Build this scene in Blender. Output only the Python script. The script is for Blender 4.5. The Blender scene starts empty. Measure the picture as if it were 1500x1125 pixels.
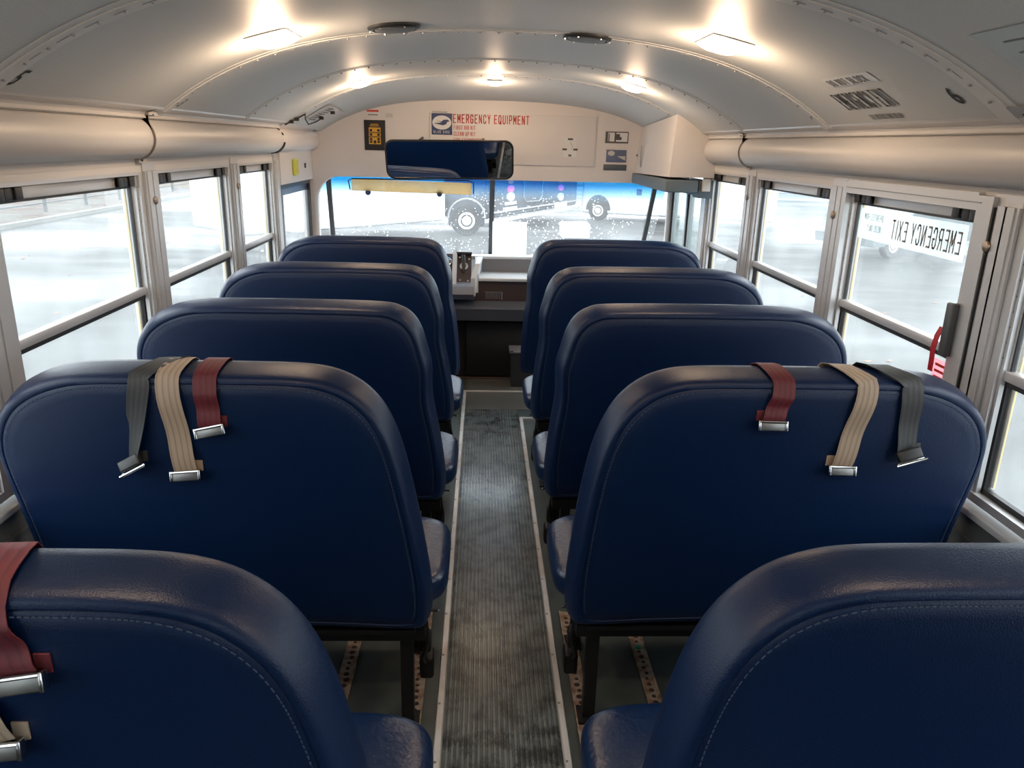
import bpy, bmesh, math, random
from mathutils import Vector, Matrix
random.seed(7)
S = bpy.context.scene
COL = S.collection

# ------------------------------------------------------------------ camera
F_PX = 1120.0
fwd = Vector(((708 - 750) / F_PX, (562.5 - 210) / F_PX, -1)).normalized()
roll = 0.012
up = Vector((math.sin(roll), math.cos(roll), 0))
up = (up - fwd * up.dot(fwd)).normalized()
rgt = fwd.cross(up)
R3 = Matrix((rgt, fwd, up))
cam_d = bpy.data.cameras.new('camera')
cam_d.sensor_width = 36.0
cam_d.lens = 36.0 * F_PX / 1500.0
cam_d.clip_start = 0.02
cam_d.clip_end = 400
cam = bpy.data.objects.new('camera', cam_d)
COL.objects.link(cam)
M4 = R3.to_4x4()
M4.translation = Vector((-0.063, 0.0, 1.55))
cam.matrix_world = M4
S.camera = cam

# ------------------------------------------------------------------ world, exposure
W = bpy.data.worlds.new('overcast_sky')
S.world = W
W.use_nodes = True
nt = W.node_tree
bg = nt.nodes['Background']
tc = nt.nodes.new('ShaderNodeTexCoord')
sx = nt.nodes.new('ShaderNodeSeparateXYZ')
cr = nt.nodes.new('ShaderNodeValToRGB')
cr.color_ramp.elements[0].position = 0.0
cr.color_ramp.elements[0].color = (0.78, 0.84, 0.90, 1)
cr.color_ramp.elements[1].position = 0.6
cr.color_ramp.elements[1].color = (0.93, 0.97, 1.0, 1)
nt.links.new(tc.outputs['Generated'], sx.inputs[0])
nt.links.new(sx.outputs['Z'], cr.inputs[0])
nt.links.new(cr.outputs[0], bg.inputs['Color'])
bg.inputs['Strength'].default_value = 5.0
S.view_settings.view_transform = 'Standard'
S.view_settings.look = 'None'
S.view_settings.gamma = 1.0
S.view_settings.use_curve_mapping = False
S.view_settings.exposure = 0.14
LAMP_W = 1.7          # multiplier of the dome lamps
S.cycles.use_denoising = True
S.cycles.max_bounces = 10
S.cycles.transparent_max_bounces = 16
S.cycles.caustics_reflective = False
S.cycles.caustics_refractive = False
S.cycles.sample_clamp_indirect = 8.0

# ------------------------------------------------------------------ materials
MATS = {}
def mat(name, col, rough=0.5, metal=0.0, bump=None, spec=0.5, var=None, emit=None, coat=0.0):
    """bump=(scale, strength, distance); var=(scale, second colour, amount)"""
    m = bpy.data.materials.new(name)
    m.use_nodes = True
    n = m.node_tree.nodes
    l = m.node_tree.links
    p = n['Principled BSDF']
    p.inputs['Base Color'].default_value = (*col, 1)
    p.inputs['Roughness'].default_value = rough
    p.inputs['Metallic'].default_value = metal
    p.inputs['Specular IOR Level'].default_value = spec
    p.inputs['Coat Weight'].default_value = coat
    t = n.new('ShaderNodeTexCoord')
    if bump:
        z = n.new('ShaderNodeTexNoise')
        z.inputs['Scale'].default_value = bump[0]
        z.inputs['Detail'].default_value = 3
        b = n.new('ShaderNodeBump')
        b.inputs['Strength'].default_value = bump[1]
        b.inputs['Distance'].default_value = bump[2]
        l.new(t.outputs['Object'], z.inputs['Vector'])
        l.new(z.outputs['Fac'], b.inputs['Height'])
        l.new(b.outputs['Normal'], p.inputs['Normal'])
    if var:
        z = n.new('ShaderNodeTexNoise')
        z.inputs['Scale'].default_value = var[0]
        z.inputs['Detail'].default_value = 5
        r = n.new('ShaderNodeValToRGB')
        r.color_ramp.elements[0].position = 0.42
        r.color_ramp.elements[0].color = (*col, 1)
        r.color_ramp.elements[1].position = 0.42 + var[2]
        r.color_ramp.elements[1].color = (*var[1], 1)
        l.new(t.outputs['Object'], z.inputs['Vector'])
        l.new(z.outputs['Fac'], r.inputs[0])
        l.new(r.outputs[0], p.inputs['Base Color'])
    if emit:
        p.inputs['Emission Color'].default_value = (*emit[0], 1)
        p.inputs['Emission Strength'].default_value = emit[1]
    MATS[name] = m
    return m

VINYL = mat('navy_vinyl', (0.0010, 0.0120, 0.051), 0.37, bump=(420, 0.45, 0.0014), spec=0.36)
CUSH = mat('navy_vinyl_wrinkled', (0.002, 0.018, 0.070), 0.33, bump=(70, 0.45, 0.004), spec=0.8)
THREAD = mat('thread', (0.045, 0.07, 0.12), 0.8)
BLACKMETAL = mat('black_frame_metal', (0.008, 0.008, 0.009), 0.45, spec=0.4)
BLACKPL = mat('black_plastic', (0.015, 0.016, 0.018), 0.4)
RUBBER = mat('black_rubber', (0.02, 0.021, 0.023), 0.6)
ALU = mat('brushed_aluminium', (0.66, 0.67, 0.68), 0.38, metal=0.45)
ALUD = mat('dull_aluminium', (0.34, 0.35, 0.36), 0.42, metal=0.6)
CHROME = mat('chrome', (0.62, 0.62, 0.62), 0.14, metal=1.0)
WHITEP = mat('white_paint', (0.78, 0.74, 0.72), 0.45)
PANELW = mat('white_panel', (0.76, 0.75, 0.74), 0.4)
WALLG = mat('grey_wall_panel', (0.10, 0.115, 0.12), 0.5, bump=(30, 0.1, 0.002))
DASHG = mat('grey_dash_plastic', (0.17, 0.165, 0.18), 0.5, bump=(200, 0.1, 0.001))
DASHL = mat('light_dash_top', (0.62, 0.64, 0.66), 0.5)
BROWN = mat('brown_dash_panel', (0.055, 0.036, 0.032), 0.5)
CARPET = mat('black_engine_cover', (0.010, 0.010, 0.011), 0.8, bump=(300, 0.3, 0.002))
SEAL = mat('window_seal', (0.03, 0.032, 0.036), 0.5)
YEL = mat('yellow_reflective_edge', (0.75, 0.55, 0.18), 0.5)
BELTK = mat('black_webbing', (0.030, 0.031, 0.032), 0.55)
RED = mat('red_print', (0.62, 0.045, 0.03), 0.5)
REDTAG = mat('red_tag', (0.42, 0.01, 0.02), 0.5)
NAVYD = mat('navy_print', (0.035, 0.055, 0.16), 0.45)
INK = mat('black_ink', (0.015, 0.015, 0.017), 0.6)
INKL = mat('pale_grey_ink', (0.26, 0.27, 0.27), 0.6)
INKG = mat('grey_ink', (0.10, 0.10, 0.10), 0.6)
WHITED = mat('white_decal', (0.78, 0.78, 0.77), 0.45)
CREAMD = mat('cream_decal', (0.62, 0.60, 0.57), 0.5)
AMBER = mat('amber_print', (0.75, 0.40, 0.03), 0.5)
LIME = mat('lime_plastic', (0.62, 0.66, 0.08), 0.45)
HEADPAD = mat('grey_header_pad', (0.13, 0.17, 0.20), 0.6)
VENTG = mat('vent_grey', (0.11, 0.12, 0.125), 0.5)
BUSW = mat('white_vehicle_paint', (0.85, 0.88, 0.90), 0.3)
BUSD = mat('dark_vehicle_paint', (0.03, 0.035, 0.05), 0.3)
TYRE = mat('tyre', (0.012, 0.012, 0.013), 0.7)
HUB = mat('wheel_hub', (0.85, 0.85, 0.85), 0.4)
DGLASS = mat('dark_vehicle_glass', (0.04, 0.06, 0.07), 0.1)
TAILR = mat('red_lens', (0.7, 0.05, 0.03), 0.3, emit=((1.0, 0.12, 0.03), 5.0))
TAILP = mat('pink_lens', (0.8, 0.06, 0.22), 0.3, emit=((1.0, 0.05, 0.18), 4.0))
GREEN = mat('green_gum', (0.02, 0.35, 0.22), 0.5)
LEAF = mat('shrub_leaf', (0.07, 0.12, 0.05), 0.6)
BROWNLEAF = mat('fallen_leaf', (0.22, 0.09, 0.04), 0.7)
FENCE = mat('fence_metal', (0.05, 0.055, 0.06), 0.5)
WOODT = mat('stained_trim', (0.30, 0.20, 0.15), 0.6)

def ceiling_mat():
    m = mat('ceiling_paint', (0.60, 0.63, 0.63), 0.50)
    n = m.node_tree.nodes; l = m.node_tree.links; p = n['Principled BSDF']
    t = n.new('ShaderNodeTexCoord')
    s = n.new('ShaderNodeSeparateXYZ'); l.new(t.outputs['Object'], s.inputs[0])
    # perforated acoustic panel: rows of small holes, aft of the second bow only
    vals = []
    for ax in ('X', 'Y'):
        a = n.new('ShaderNodeMath'); a.operation = 'MULTIPLY'; a.inputs[1].default_value = 2 * math.pi / 0.006
        b = n.new('ShaderNodeMath'); b.operation = 'COSINE'
        l.new(s.outputs[ax], a.inputs[0]); l.new(a.outputs[0], b.inputs[0]); vals.append(b)
    ad = n.new('ShaderNodeMath'); ad.operation = 'ADD'
    l.new(vals[0].outputs[0], ad.inputs[0]); l.new(vals[1].outputs[0], ad.inputs[1])
    gt = n.new('ShaderNodeMath'); gt.operation = 'GREATER_THAN'; gt.inputs[1].default_value = 1.05
    l.new(ad.outputs[0], gt.inputs[0])
    near = n.new('ShaderNodeMath'); near.operation = 'LESS_THAN'; near.inputs[1].default_value = 2.75
    l.new(s.outputs['Y'], near.inputs[0])
    mu = n.new('ShaderNodeMath'); mu.operation = 'MULTIPLY'
    l.new(gt.outputs[0], mu.inputs[0]); l.new(near.outputs[0], mu.inputs[1])
    mx = n.new('ShaderNodeMix'); mx.data_type = 'RGBA'
    mx.inputs[6].default_value = (0.60, 0.63, 0.63, 1); mx.inputs[7].default_value = (0.42, 0.44, 0.44, 1)
    l.new(mu.outputs[0], mx.inputs[0]); l.new(mx.outputs[2], p.inputs['Base Color'])
    return m
CEIL = ceiling_mat()
COVER = mat('ribbed_cover', (0.66, 0.65, 0.64), 0.42)
CAPP = mat('front_cap_paint', (0.68, 0.69, 0.68), 0.5)

def aisle_mat():
    m = mat('ribbed_rubber_mat', (0.05, 0.055, 0.058), 0.45)
    n = m.node_tree.nodes; l = m.node_tree.links; p = n['Principled BSDF']
    t = n.new('ShaderNodeTexCoord')
    z = n.new('ShaderNodeTexNoise'); z.inputs['Scale'].default_value = 15; z.inputs['Detail'].default_value = 8; z.inputs['Roughness'].default_value = 0.65
    z2 = n.new('ShaderNodeTexNoise'); z2.inputs['Scale'].default_value = 1.3; z2.inputs['Detail'].default_value = 2
    l.new(t.outputs['Object'], z.inputs['Vector']); l.new(t.outputs['Object'], z2.inputs['Vector'])
    r = n.new('ShaderNodeValToRGB')
    r.color_ramp.elements[0].position = 0.40; r.color_ramp.elements[0].color = (0.048, 0.054, 0.057, 1)
    r.color_ramp.elements[1].position = 0.55; r.color_ramp.elements[1].color = (0.150, 0.172, 0.176, 1)
    l.new(z.outputs['Fac'], r.inputs[0]); l.new(r.outputs[0], p.inputs['Base Color'])
    r2 = n.new('ShaderNodeMapRange'); r2.inputs[1].default_value = 0.35; r2.inputs[2].default_value = 0.65
    r2.inputs[3].default_value = 0.20; r2.inputs[4].default_value = 0.42
    l.new(z2.outputs['Fac'], r2.inputs[0]); l.new(r2.outputs[0], p.inputs['Roughness'])
    return m
AISLE = aisle_mat()
FLOORG = mat('grey_green_floor', (0.075, 0.090, 0.088), 0.38, var=(6, (0.050, 0.058, 0.057), 0.25), bump=(40, 0.08, 0.002))

def webbing(name, c1, c2):
    m = mat(name, c1, 0.6)
    n = m.node_tree.nodes; l = m.node_tree.links; p = n['Principled BSDF']
    t = n.new('ShaderNodeTexCoord'); s = n.new('ShaderNodeSeparateXYZ')
    l.new(t.outputs['UV'], s.inputs[0])
    a = n.new('ShaderNodeMath'); a.operation = 'MULTIPLY'; a.inputs[1].default_value = 2 * math.pi * 4
    b = n.new('ShaderNodeMath'); b.operation = 'SINE'
    l.new(s.outputs['X'], a.inputs[0]); l.new(a.outputs[0], b.inputs[0])
    g = n.new('ShaderNodeMapRange'); g.inputs[1].default_value = 0.2; g.inputs[2].default_value = 1.0
    l.new(b.outputs[0], g.inputs[0])
    mx = n.new('ShaderNodeMix'); mx.data_type = 'RGBA'
    mx.inputs[6].default_value = (*c1, 1); mx.inputs[7].default_value = (*c2, 1)
    l.new(g.outputs[0], mx.inputs[0]); l.new(mx.outputs[2], p.inputs['Base Color'])
    bp = n.new('ShaderNodeBump'); bp.inputs['Strength'].default_value = 0.2; bp.inputs['Distance'].default_value = 0.0006
    l.new(b.outputs[0], bp.inputs['Height']); l.new(bp.outputs[0], p.inputs['Normal'])
    return m
BELTM = webbing('maroon_webbing', (0.115, 0.011, 0.018), (0.08, 0.008, 0.013))
BELTB = webbing('beige_webbing', (0.38, 0.29, 0.21), (0.27, 0.20, 0.14))
BELTK = webbing('black_webbing_ribbed', (0.034, 0.035, 0.036), (0.026, 0.027, 0.028))

def glass_mat(name, fog=0.15, tint=(0.97, 0.985, 0.98), drops=0.0, band=False, fogcol=(0.9, 0.95, 0.96)):
    m = bpy.data.materials.new(name); m.use_nodes = True
    n = m.node_tree.nodes; l = m.node_tree.links
    n.remove(n['Principled BSDF']); out = n['Material Output']
    t = n.new('ShaderNodeTexCoord')
    tr = n.new('ShaderNodeBsdfTransparent'); tr.inputs[0].default_value = (*tint, 1)
    gl = n.new('ShaderNodeBsdfGlossy'); gl.inputs['Roughness'].default_value = 0.02
    lw = n.new('ShaderNodeLayerWeight'); lw.inputs[0].default_value = 0.5
    pw = n.new('ShaderNodeMath'); pw.operation = 'POWER'; pw.inputs[1].default_value = 5.0
    fr = n.new('ShaderNodeMath'); fr.operation = 'MULTIPLY_ADD'; fr.inputs[1].default_value = 0.9; fr.inputs[2].default_value = 0.03
    l.new(lw.outputs['Facing'], pw.inputs[0]); l.new(pw.outputs[0], fr.inputs[0])
    mg = n.new('ShaderNodeMixShader'); l.new(fr.outputs[0], mg.inputs[0]); l.new(tr.outputs[0], mg.inputs[1]); l.new(gl.outputs[0], mg.inputs[2])
    tl = n.new('ShaderNodeBsdfTranslucent'); tl.inputs[0].default_value = (*fogcol, 1)
    z = n.new('ShaderNodeTexNoise'); z.inputs['Scale'].default_value = 4.0; z.inputs['Detail'].default_value = 4
    l.new(t.outputs['Object'], z.inputs['Vector'])
    mr = n.new('ShaderNodeMapRange'); mr.inputs[1].default_value = 0.3; mr.inputs[2].default_value = 0.7
    mr.inputs[3].default_value = fog * 0.6; mr.inputs[4].default_value = fog * 1.4
    l.new(z.outputs['Fac'], mr.inputs[0])
    fac = mr.outputs[0]
    if drops > 0:
        v = n.new('ShaderNodeTexVoronoi'); v.inputs['Scale'].default_value = 42; v.inputs['Randomness'].default_value = 1
        l.new(t.outputs['Object'], v.inputs['Vector'])
        lt = n.new('ShaderNodeMath'); lt.operation = 'LESS_THAN'; lt.inputs[1].default_value = 0.19
        l.new(v.outputs['Distance'], lt.inputs[0])
        z3 = n.new('ShaderNodeTexNoise'); z3.inputs['Scale'].default_value = 6; z3.inputs['Detail'].default_value = 4
        l.new(t.outputs['Object'], z3.inputs['Vector'])
        g3 = n.new('ShaderNodeMath'); g3.operation = 'GREATER_THAN'; g3.inputs[1].default_value = 0.47
        l.new(z3.outputs['Fac'], g3.inputs[0])
        mm = n.new('ShaderNodeMath'); mm.operation = 'MULTIPLY'
        l.new(lt.outputs[0], mm.inputs[0]); l.new(g3.outputs[0], mm.inputs[1])
        m2 = n.new('ShaderNodeMath'); m2.operation = 'MULTIPLY'; m2.inputs[1].default_value = drops
        l.new(mm.outputs[0], m2.inputs[0])
        ad = n.new('ShaderNodeMath'); ad.operation = 'ADD'; ad.use_clamp = True
        l.new(fac, ad.inputs[0]); l.new(m2.outputs[0], ad.inputs[1]); fac = ad.outputs[0]
    if band:   # blue shade band dyed into the top of the windscreen
        s = n.new('ShaderNodeSeparateXYZ'); l.new(t.outputs['Object'], s.inputs[0])
        r = n.new('ShaderNodeValToRGB')
        r.color_ramp.elements[0].position = 0.0; r.color_ramp.elements[0].color = (0.97, 0.985, 0.99, 1)
        r.color_ramp.elements[1].position = 1.0; r.color_ramp.elements[1].color = (0.16, 0.52, 0.72, 1)
        q = n.new('ShaderNodeMapRange'); q.inputs[1].default_value = 1.165; q.inputs[2].default_value = 1.29
        l.new(s.outputs['Z'], q.inputs[0]); l.new(q.outputs[0], r.inputs[0]); l.new(r.outputs[0], tr.inputs[0])
        q2 = n.new('ShaderNodeMath'); q2.operation = 'SUBTRACT'; q2.inputs[0].default_value = 1.0
        l.new(q.outputs[0], q2.inputs[1])
        q3 = n.new('ShaderNodeMath'); q3.operation = 'MULTIPLY'
        l.new(q2.outputs[0], q3.inputs[0]); l.new(fac, q3.inputs[1])
        q4 = n.new('ShaderNodeMath'); q4.operation = 'MULTIPLY_ADD'; q4.inputs[1].default_value = 0.20
        l.new(q.outputs[0], q4.inputs[0]); l.new(q3.outputs[0], q4.inputs[2]); fac = q4.outputs[0]
        rb = n.new('ShaderNodeMix'); rb.data_type = 'RGBA'
        rb.inputs[6].default_value = (*fogcol, 1); rb.inputs[7].default_value = (0.005, 0.14, 0.48, 1)
        l.new(q.outputs[0], rb.inputs[0]); l.new(rb.outputs[2], tl.inputs[0])
    mf = n.new('ShaderNodeMixShader'); l.new(fac, mf.inputs[0]); l.new(mg.outputs[0], mf.inputs[1]); l.new(tl.outputs[0], mf.inputs[2])
    l.new(mf.outputs[0], out.inputs[0])
    MATS[name] = m
    return m
GLASS = glass_mat('misted_side_glass', 0.09)
GLASSF = glass_mat('windscreen_glass', 0.035, drops=0.45, band=True)
GLASSD = glass_mat('door_glass', 0.04, tint=(0.9, 0.97, 0.96))
STICKC = glass_mat('frosted_sticker', 0.34, fogcol=(0.75, 0.8, 0.8))
STICKR = glass_mat('pink_sticker', 0.55, fogcol=(0.85, 0.30, 0.35))
VISOR = glass_mat('beige_visor', 1.0, fogcol=(1.0, 0.74, 0.46))
PAPER = glass_mat('thin_white_paper', 0.92, fogcol=(0.97, 0.97, 0.97))

def ground_mat():
    m = mat('wet_asphalt', (0.3, 0.3, 0.3), 0.3, spec=0.07)
    n = m.node_tree.nodes; l = m.node_tree.links; p = n['Principled BSDF']
    t = n.new('ShaderNodeTexCoord')
    mp = n.new('ShaderNodeMapping'); mp.inputs['Scale'].default_value = (0.10, 0.28, 1); mp.inputs['Rotation'].default_value = (0, 0, 0.5)
    l.new(t.outputs['Object'], mp.inputs[0])
    z = n.new('ShaderNodeTexNoise'); z.inputs['Scale'].default_value = 1.6; z.inputs['Detail'].default_value = 6
    l.new(mp.outputs[0], z.inputs['Vector'])
    r = n.new('ShaderNodeValToRGB')
    r.color_ramp.elements[0].position = 0.35; r.color_ramp.elements[0].color = (0.036, 0.040, 0.041, 1)
    r.color_ramp.elements[1].position = 0.65; r.color_ramp.elements[1].color = (0.060, 0.064, 0.064, 1)
    l.new(z.outputs['Fac'], r.inputs[0]); l.new(r.outputs[0], p.inputs['Base Color'])
    q = n.new('ShaderNodeMapRange'); q.inputs[1].default_value = 0.4; q.inputs[2].default_value = 0.62
    q.inputs[3].default_value = 0.28; q.inputs[4].default_value = 0.6
    l.new(z.outputs['Fac'], q.inputs[0]); l.new(q.outputs[0], p.inputs['Roughness'])
    z2 = n.new('ShaderNodeTexNoise'); z2.inputs['Scale'].default_value = 3; z2.inputs['Detail'].default_value = 5
    l.new(t.outputs['Object'], z2.inputs['Vector'])
    b = n.new('ShaderNodeBump'); b.inputs['Strength'].default_value = 0.25; b.inputs['Distance'].default_value = 0.02
    l.new(z2.outputs['Fac'], b.inputs['Height']); l.new(b.outputs[0], p.inputs['Normal'])
    return m
GROUND = ground_mat()

# ------------------------------------------------------------------ geometry helpers
class MB:
    def __init__(s):
        s.v = []; s.f = []; s.sm = []
    def add(s, verts, faces, smooth=False):
        o = len(s.v)
        s.v += [tuple(p) for p in verts]
        s.f += [tuple(i + o for i in f) for f in faces]
        s.sm += [smooth] * len(faces)
        return s
    def box(s, x0, x1, y0, y1, z0, z1, M=None, b=0.0):
        if x0 > x1: x0, x1 = x1, x0
        if y0 > y1: y0, y1 = y1, y0
        if z0 > z1: z0, z1 = z1, z0
        if b > 0:
            bm = bmesh.new()
            bmesh.ops.create_cube(bm, size=1)
            for v in bm.verts:
                v.co = Vector(((x0 + x1) / 2 + v.co.x * (x1 - x0), (y0 + y1) / 2 + v.co.y * (y1 - y0), (z0 + z1) / 2 + v.co.z * (z1 - z0)))
            b = min(b, 0.49 * min(x1 - x0, y1 - y0, z1 - z0))
            bmesh.ops.bevel(bm, geom=bm.edges[:], offset=b, segments=3, profile=0.5, affect='EDGES')
            bm.verts.index_update()
            vs = [v.co.copy() for v in bm.verts]; fs = [[v.index for v in f.verts] for f in bm.faces]
            bm.free()
            if M is not None: vs = [M @ v for v in vs]
            return s.add(vs, fs, True)
        vs = [Vector((x, y, z)) for x in (x0, x1) for y in (y0, y1) for z in (z0, z1)]
        if M is not None: vs = [M @ v for v in vs]
        return s.add(vs, [(0, 1, 3, 2), (4, 6, 7, 5), (0, 4, 5, 1), (2, 3, 7, 6), (0, 2, 6, 4), (1, 5, 7, 3)])
    def tube(s, pts, r, n=10, cap=True, r2=None):
        pts = [Vector(p) for p in pts]
        vs = []; fs = []
        prev = None
        for i, p in enumerate(pts):
            d = (pts[min(i + 1, len(pts) - 1)] - pts[max(i - 1, 0)]).normalized()
            a = prev if prev is not None else (Vector((0, 0, 1)) if abs(d.z) < 0.9 else Vector((1, 0, 0)))
            u = (a - d * a.dot(d)).normalized(); prev = u
            w = d.cross(u)
            rr = r if r2 is None else r + (r2 - r) * i / (len(pts) - 1)
            for k in range(n):
                t = 2 * math.pi * k / n
                vs.append(p + u * math.cos(t) * rr + w * math.sin(t) * rr)
        for i in range(len(pts) - 1):
            for k in range(n):
                a = i * n + k; b = i * n + (k + 1) % n
                fs.append((a, b, b + n, a + n))
        if cap:
            fs.append(tuple(range(n))[::-1]); fs.append(tuple(range(len(vs) - n, len(vs))))
        return s.add(vs, fs, True)
    def lathe(s, prof, c, axis='z', n=32):
        """prof: list of (r, h) from centre; c centre"""
        c = Vector(c); vs = []; fs = []
        for r, h in prof:
            for k in range(n):
                t = 2 * math.pi * k / n
                a, b = r * math.cos(t), r * math.sin(t)
                vs.append(c + (Vector((a, b, h)) if axis == 'z' else Vector((h, a, b)) if axis == 'x' else Vector((a, h, b))))
        for i in range(len(prof) - 1):
            for k in range(n):
                fs.append((i * n + k, i * n + (k + 1) % n, (i + 1) * n + (k + 1) % n, (i + 1) * n + k))
        fs.append(tuple(range(n))); fs.append(tuple(range(len(vs) - n, len(vs))))
        return s.add(vs, fs, True)
    def prism(s, poly, ax, a0, a1, smooth=False, caps=True):
        """poly in the two other axes (order of x,y,z without ax), extruded along ax"""
        vs = []
        for a in (a0, a1):
            for p, q in poly:
                vs.append((a, p, q) if ax == 'x' else (p, a, q) if ax == 'y' else (p, q, a))
        n = len(poly)
        fs = [(i, (i + 1) % n, (i + 1) % n + n, i + n) for i in range(n)]
        if caps: fs += [tuple(range(n))[::-1], tuple(range(n, 2 * n))]
        return s.add(vs, fs, smooth)
    def sheet(s, poly, ax, a0, a1, th, smooth=True):
        """open profile -> thick sheet; th added as closed offset profile"""
        pts = [Vector((p, q)) for p, q in poly]
        off = []
        for i, p in enumerate(pts):
            d = (pts[min(i + 1, len(pts) - 1)] - pts[max(i - 1, 0)]).normalized()
            off.append(p + Vector((-d.y, d.x)) * th)
        full = [tuple(p) for p in pts] + [tuple(p) for p in off[::-1]]
        return s.prism(full, ax, a0, a1, smooth, True)
    def mesh(s, name):
        me = bpy.data.meshes.new(name)
        me.from_pydata(s.v, [], s.f)
        me.update()
        me.polygons.foreach_set('use_smooth', s.sm)
        bm = bmesh.new(); bm.from_mesh(me)
        bmesh.ops.recalc_face_normals(bm, faces=bm.faces[:])
        bm.to_mesh(me); bm.free()
        try:
            me.set_sharp_from_angle(angle=math.radians(38))
        except Exception:
            pass
        return me
    def build(s, name, m, parent=None, loc=None):
        me = s.mesh(name)
        for x in (m if isinstance(m, (list, tuple)) else [m]): me.materials.append(x)
        o = bpy.data.objects.new(name, me)
        COL.objects.link(o)
        if parent is not None: o.parent = parent
        if loc: o.location = loc
        return o

def tag(o, label=None, cat=None, group=None, kind=None):
    if label: o['label'] = label
    if cat: o['category'] = cat
    if group: o['group'] = group
    if kind: o['kind'] = kind
    return o
def empty(name, loc=(0, 0, 0), label=None, cat=None, group=None, kind=None):
    o = bpy.data.objects.new(name, None)
    o.empty_display_size = 0.05
    COL.objects.link(o); o.location = loc
    return tag(o, label, cat, group, kind)
def copy_tree(o, parent=None):
    c = o.copy(); COL.objects.link(c)
    if parent is not None: c.parent = parent
    for ch in list(o.children): copy_tree(ch, c)
    return c
def catmull(P, n=6, closed=False):
    P = [Vector(p) for p in P]; out = []; N = len(P)
    rng = range(N) if closed else range(N - 1)
    for i in rng:
        p0 = P[(i - 1) % N] if closed or i > 0 else P[0]
        p1 = P[i]; p2 = P[(i + 1) % N]
        p3 = P[(i + 2) % N] if closed or i + 2 < N else P[-1]
        for k in range(n):
            t = k / n
            out.append(0.5 * ((2 * p1) + (p2 - p0) * t + (2 * p0 - 5 * p1 + 4 * p2 - p3) * t * t + (3 * p1 - p0 - 3 * p2 + p3) * t ** 3))
    if not closed: out.append(P[-1])
    return out

def text(body, size, M, m, name='lettering', parent=None, sx=1.0, align='LEFT', th=0.0006, shear=0.0, bold=0.0, spacing=1.0):
    cu = bpy.data.curves.new('tmp_text', 'FONT')
    cu.body = body; cu.size = size; cu.align_x = align; cu.extrude = th; cu.shear = shear; cu.offset = bold
    cu.space_character = spacing; cu.resolution_u = 3
    t = bpy.data.objects.new('tmp_text', cu); COL.objects.link(t)
    dg = bpy.context.evaluated_depsgraph_get()
    me = bpy.data.meshes.new_from_object(t.evaluated_get(dg))
    bpy.data.objects.remove(t); bpy.data.curves.remove(cu)
    me.transform(M @ Matrix.Diagonal((sx, 1, 1, 1)))
    me.name = name
    me.materials.clear(); me.materials.append(m)
    o = bpy.data.objects.new(name, me); COL.objects.link(o)
    if parent is not None: o.parent = parent
    return o
GL = {
 'A': [[(0, 0), (0, .75), (.25, 1), (.75, 1), (1, .75), (1, 0)], [(0, .45), (1, .45)]],
 'B': [[(0, 0), (0, 1), (.75, 1), (1, .85), (1, .65), (.8, .52), (0, .52)], [(.8, .52), (1, .38), (1, .15), (.75, 0), (0, 0)]],
 'C': [[(1, .75), (1, .85), (.75, 1), (.25, 1), (0, .85), (0, .15), (.25, 0), (.75, 0), (1, .15), (1, .25)]],
 'D': [[(0, 0), (0, 1), (.65, 1), (1, .8), (1, .2), (.65, 0), (0, 0)]],
 'E': [[(1, 0), (0, 0), (0, 1), (1, 1)], [(0, .52), (.8, .52)]],
 'F': [[(0, 0), (0, 1), (1, 1)], [(0, .52), (.8, .52)]],
 'G': [[(1, .75), (1, .85), (.75, 1), (.25, 1), (0, .85), (0, .15), (.25, 0), (.75, 0), (1, .15), (1, .45), (.55, .45)]],
 'H': [[(0, 0), (0, 1)], [(1, 0), (1, 1)], [(0, .5), (1, .5)]],
 'I': [[(.5, 0), (.5, 1)]],
 'K': [[(0, 0), (0, 1)], [(1, 1), (0, .45)], [(.3, .6), (1, 0)]],
 'L': [[(0, 1), (0, 0), (1, 0)]],
 'M': [[(-.05, 0), (-.05, 1), (.5, .35), (1.05, 1), (1.05, 0)]],
 'N': [[(0, 0), (0, 1), (1, 0), (1, 1)]],
 'O': [[(0, .15), (0, .85), (.25, 1), (.75, 1), (1, .85), (1, .15), (.75, 0), (.25, 0), (0, .15)]],
 'P': [[(0, 0), (0, 1), (.75, 1), (1, .85), (1, .6), (.75, .45), (0, .45)]],
 'Q': [[(0, .15), (0, .85), (.25, 1), (.75, 1), (1, .85), (1, .15), (.75, 0), (.25, 0), (0, .15)], [(.6, .25), (1.05, -.05)]],
 'R': [[(0, 0), (0, 1), (.75, 1), (1, .85), (1, .62), (.75, .48), (0, .48)], [(.6, .48), (1, 0)]],
 'S': [[(1, .8), (.75, 1), (.25, 1), (0, .85), (0, .65), (.2, .53), (.8, .47), (1, .35), (1, .15), (.75, 0), (.25, 0), (0, .2)]],
 'T': [[(.5, 0), (.5, 1)], [(0, 1), (1, 1)]],
 'U': [[(0, 1), (0, .15), (.25, 0), (.75, 0), (1, .15), (1, 1)]],
 'W': [[(-.05, 1), (.2, 0), (.5, .7), (.8, 0), (1.05, 1)]],
 'X': [[(0, 0), (1, 1)], [(0, 1), (1, 0)]],
 'Y': [[(0, 1), (.5, .45), (1, 1)], [(.5, .45), (.5, 0)]],
}
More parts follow.
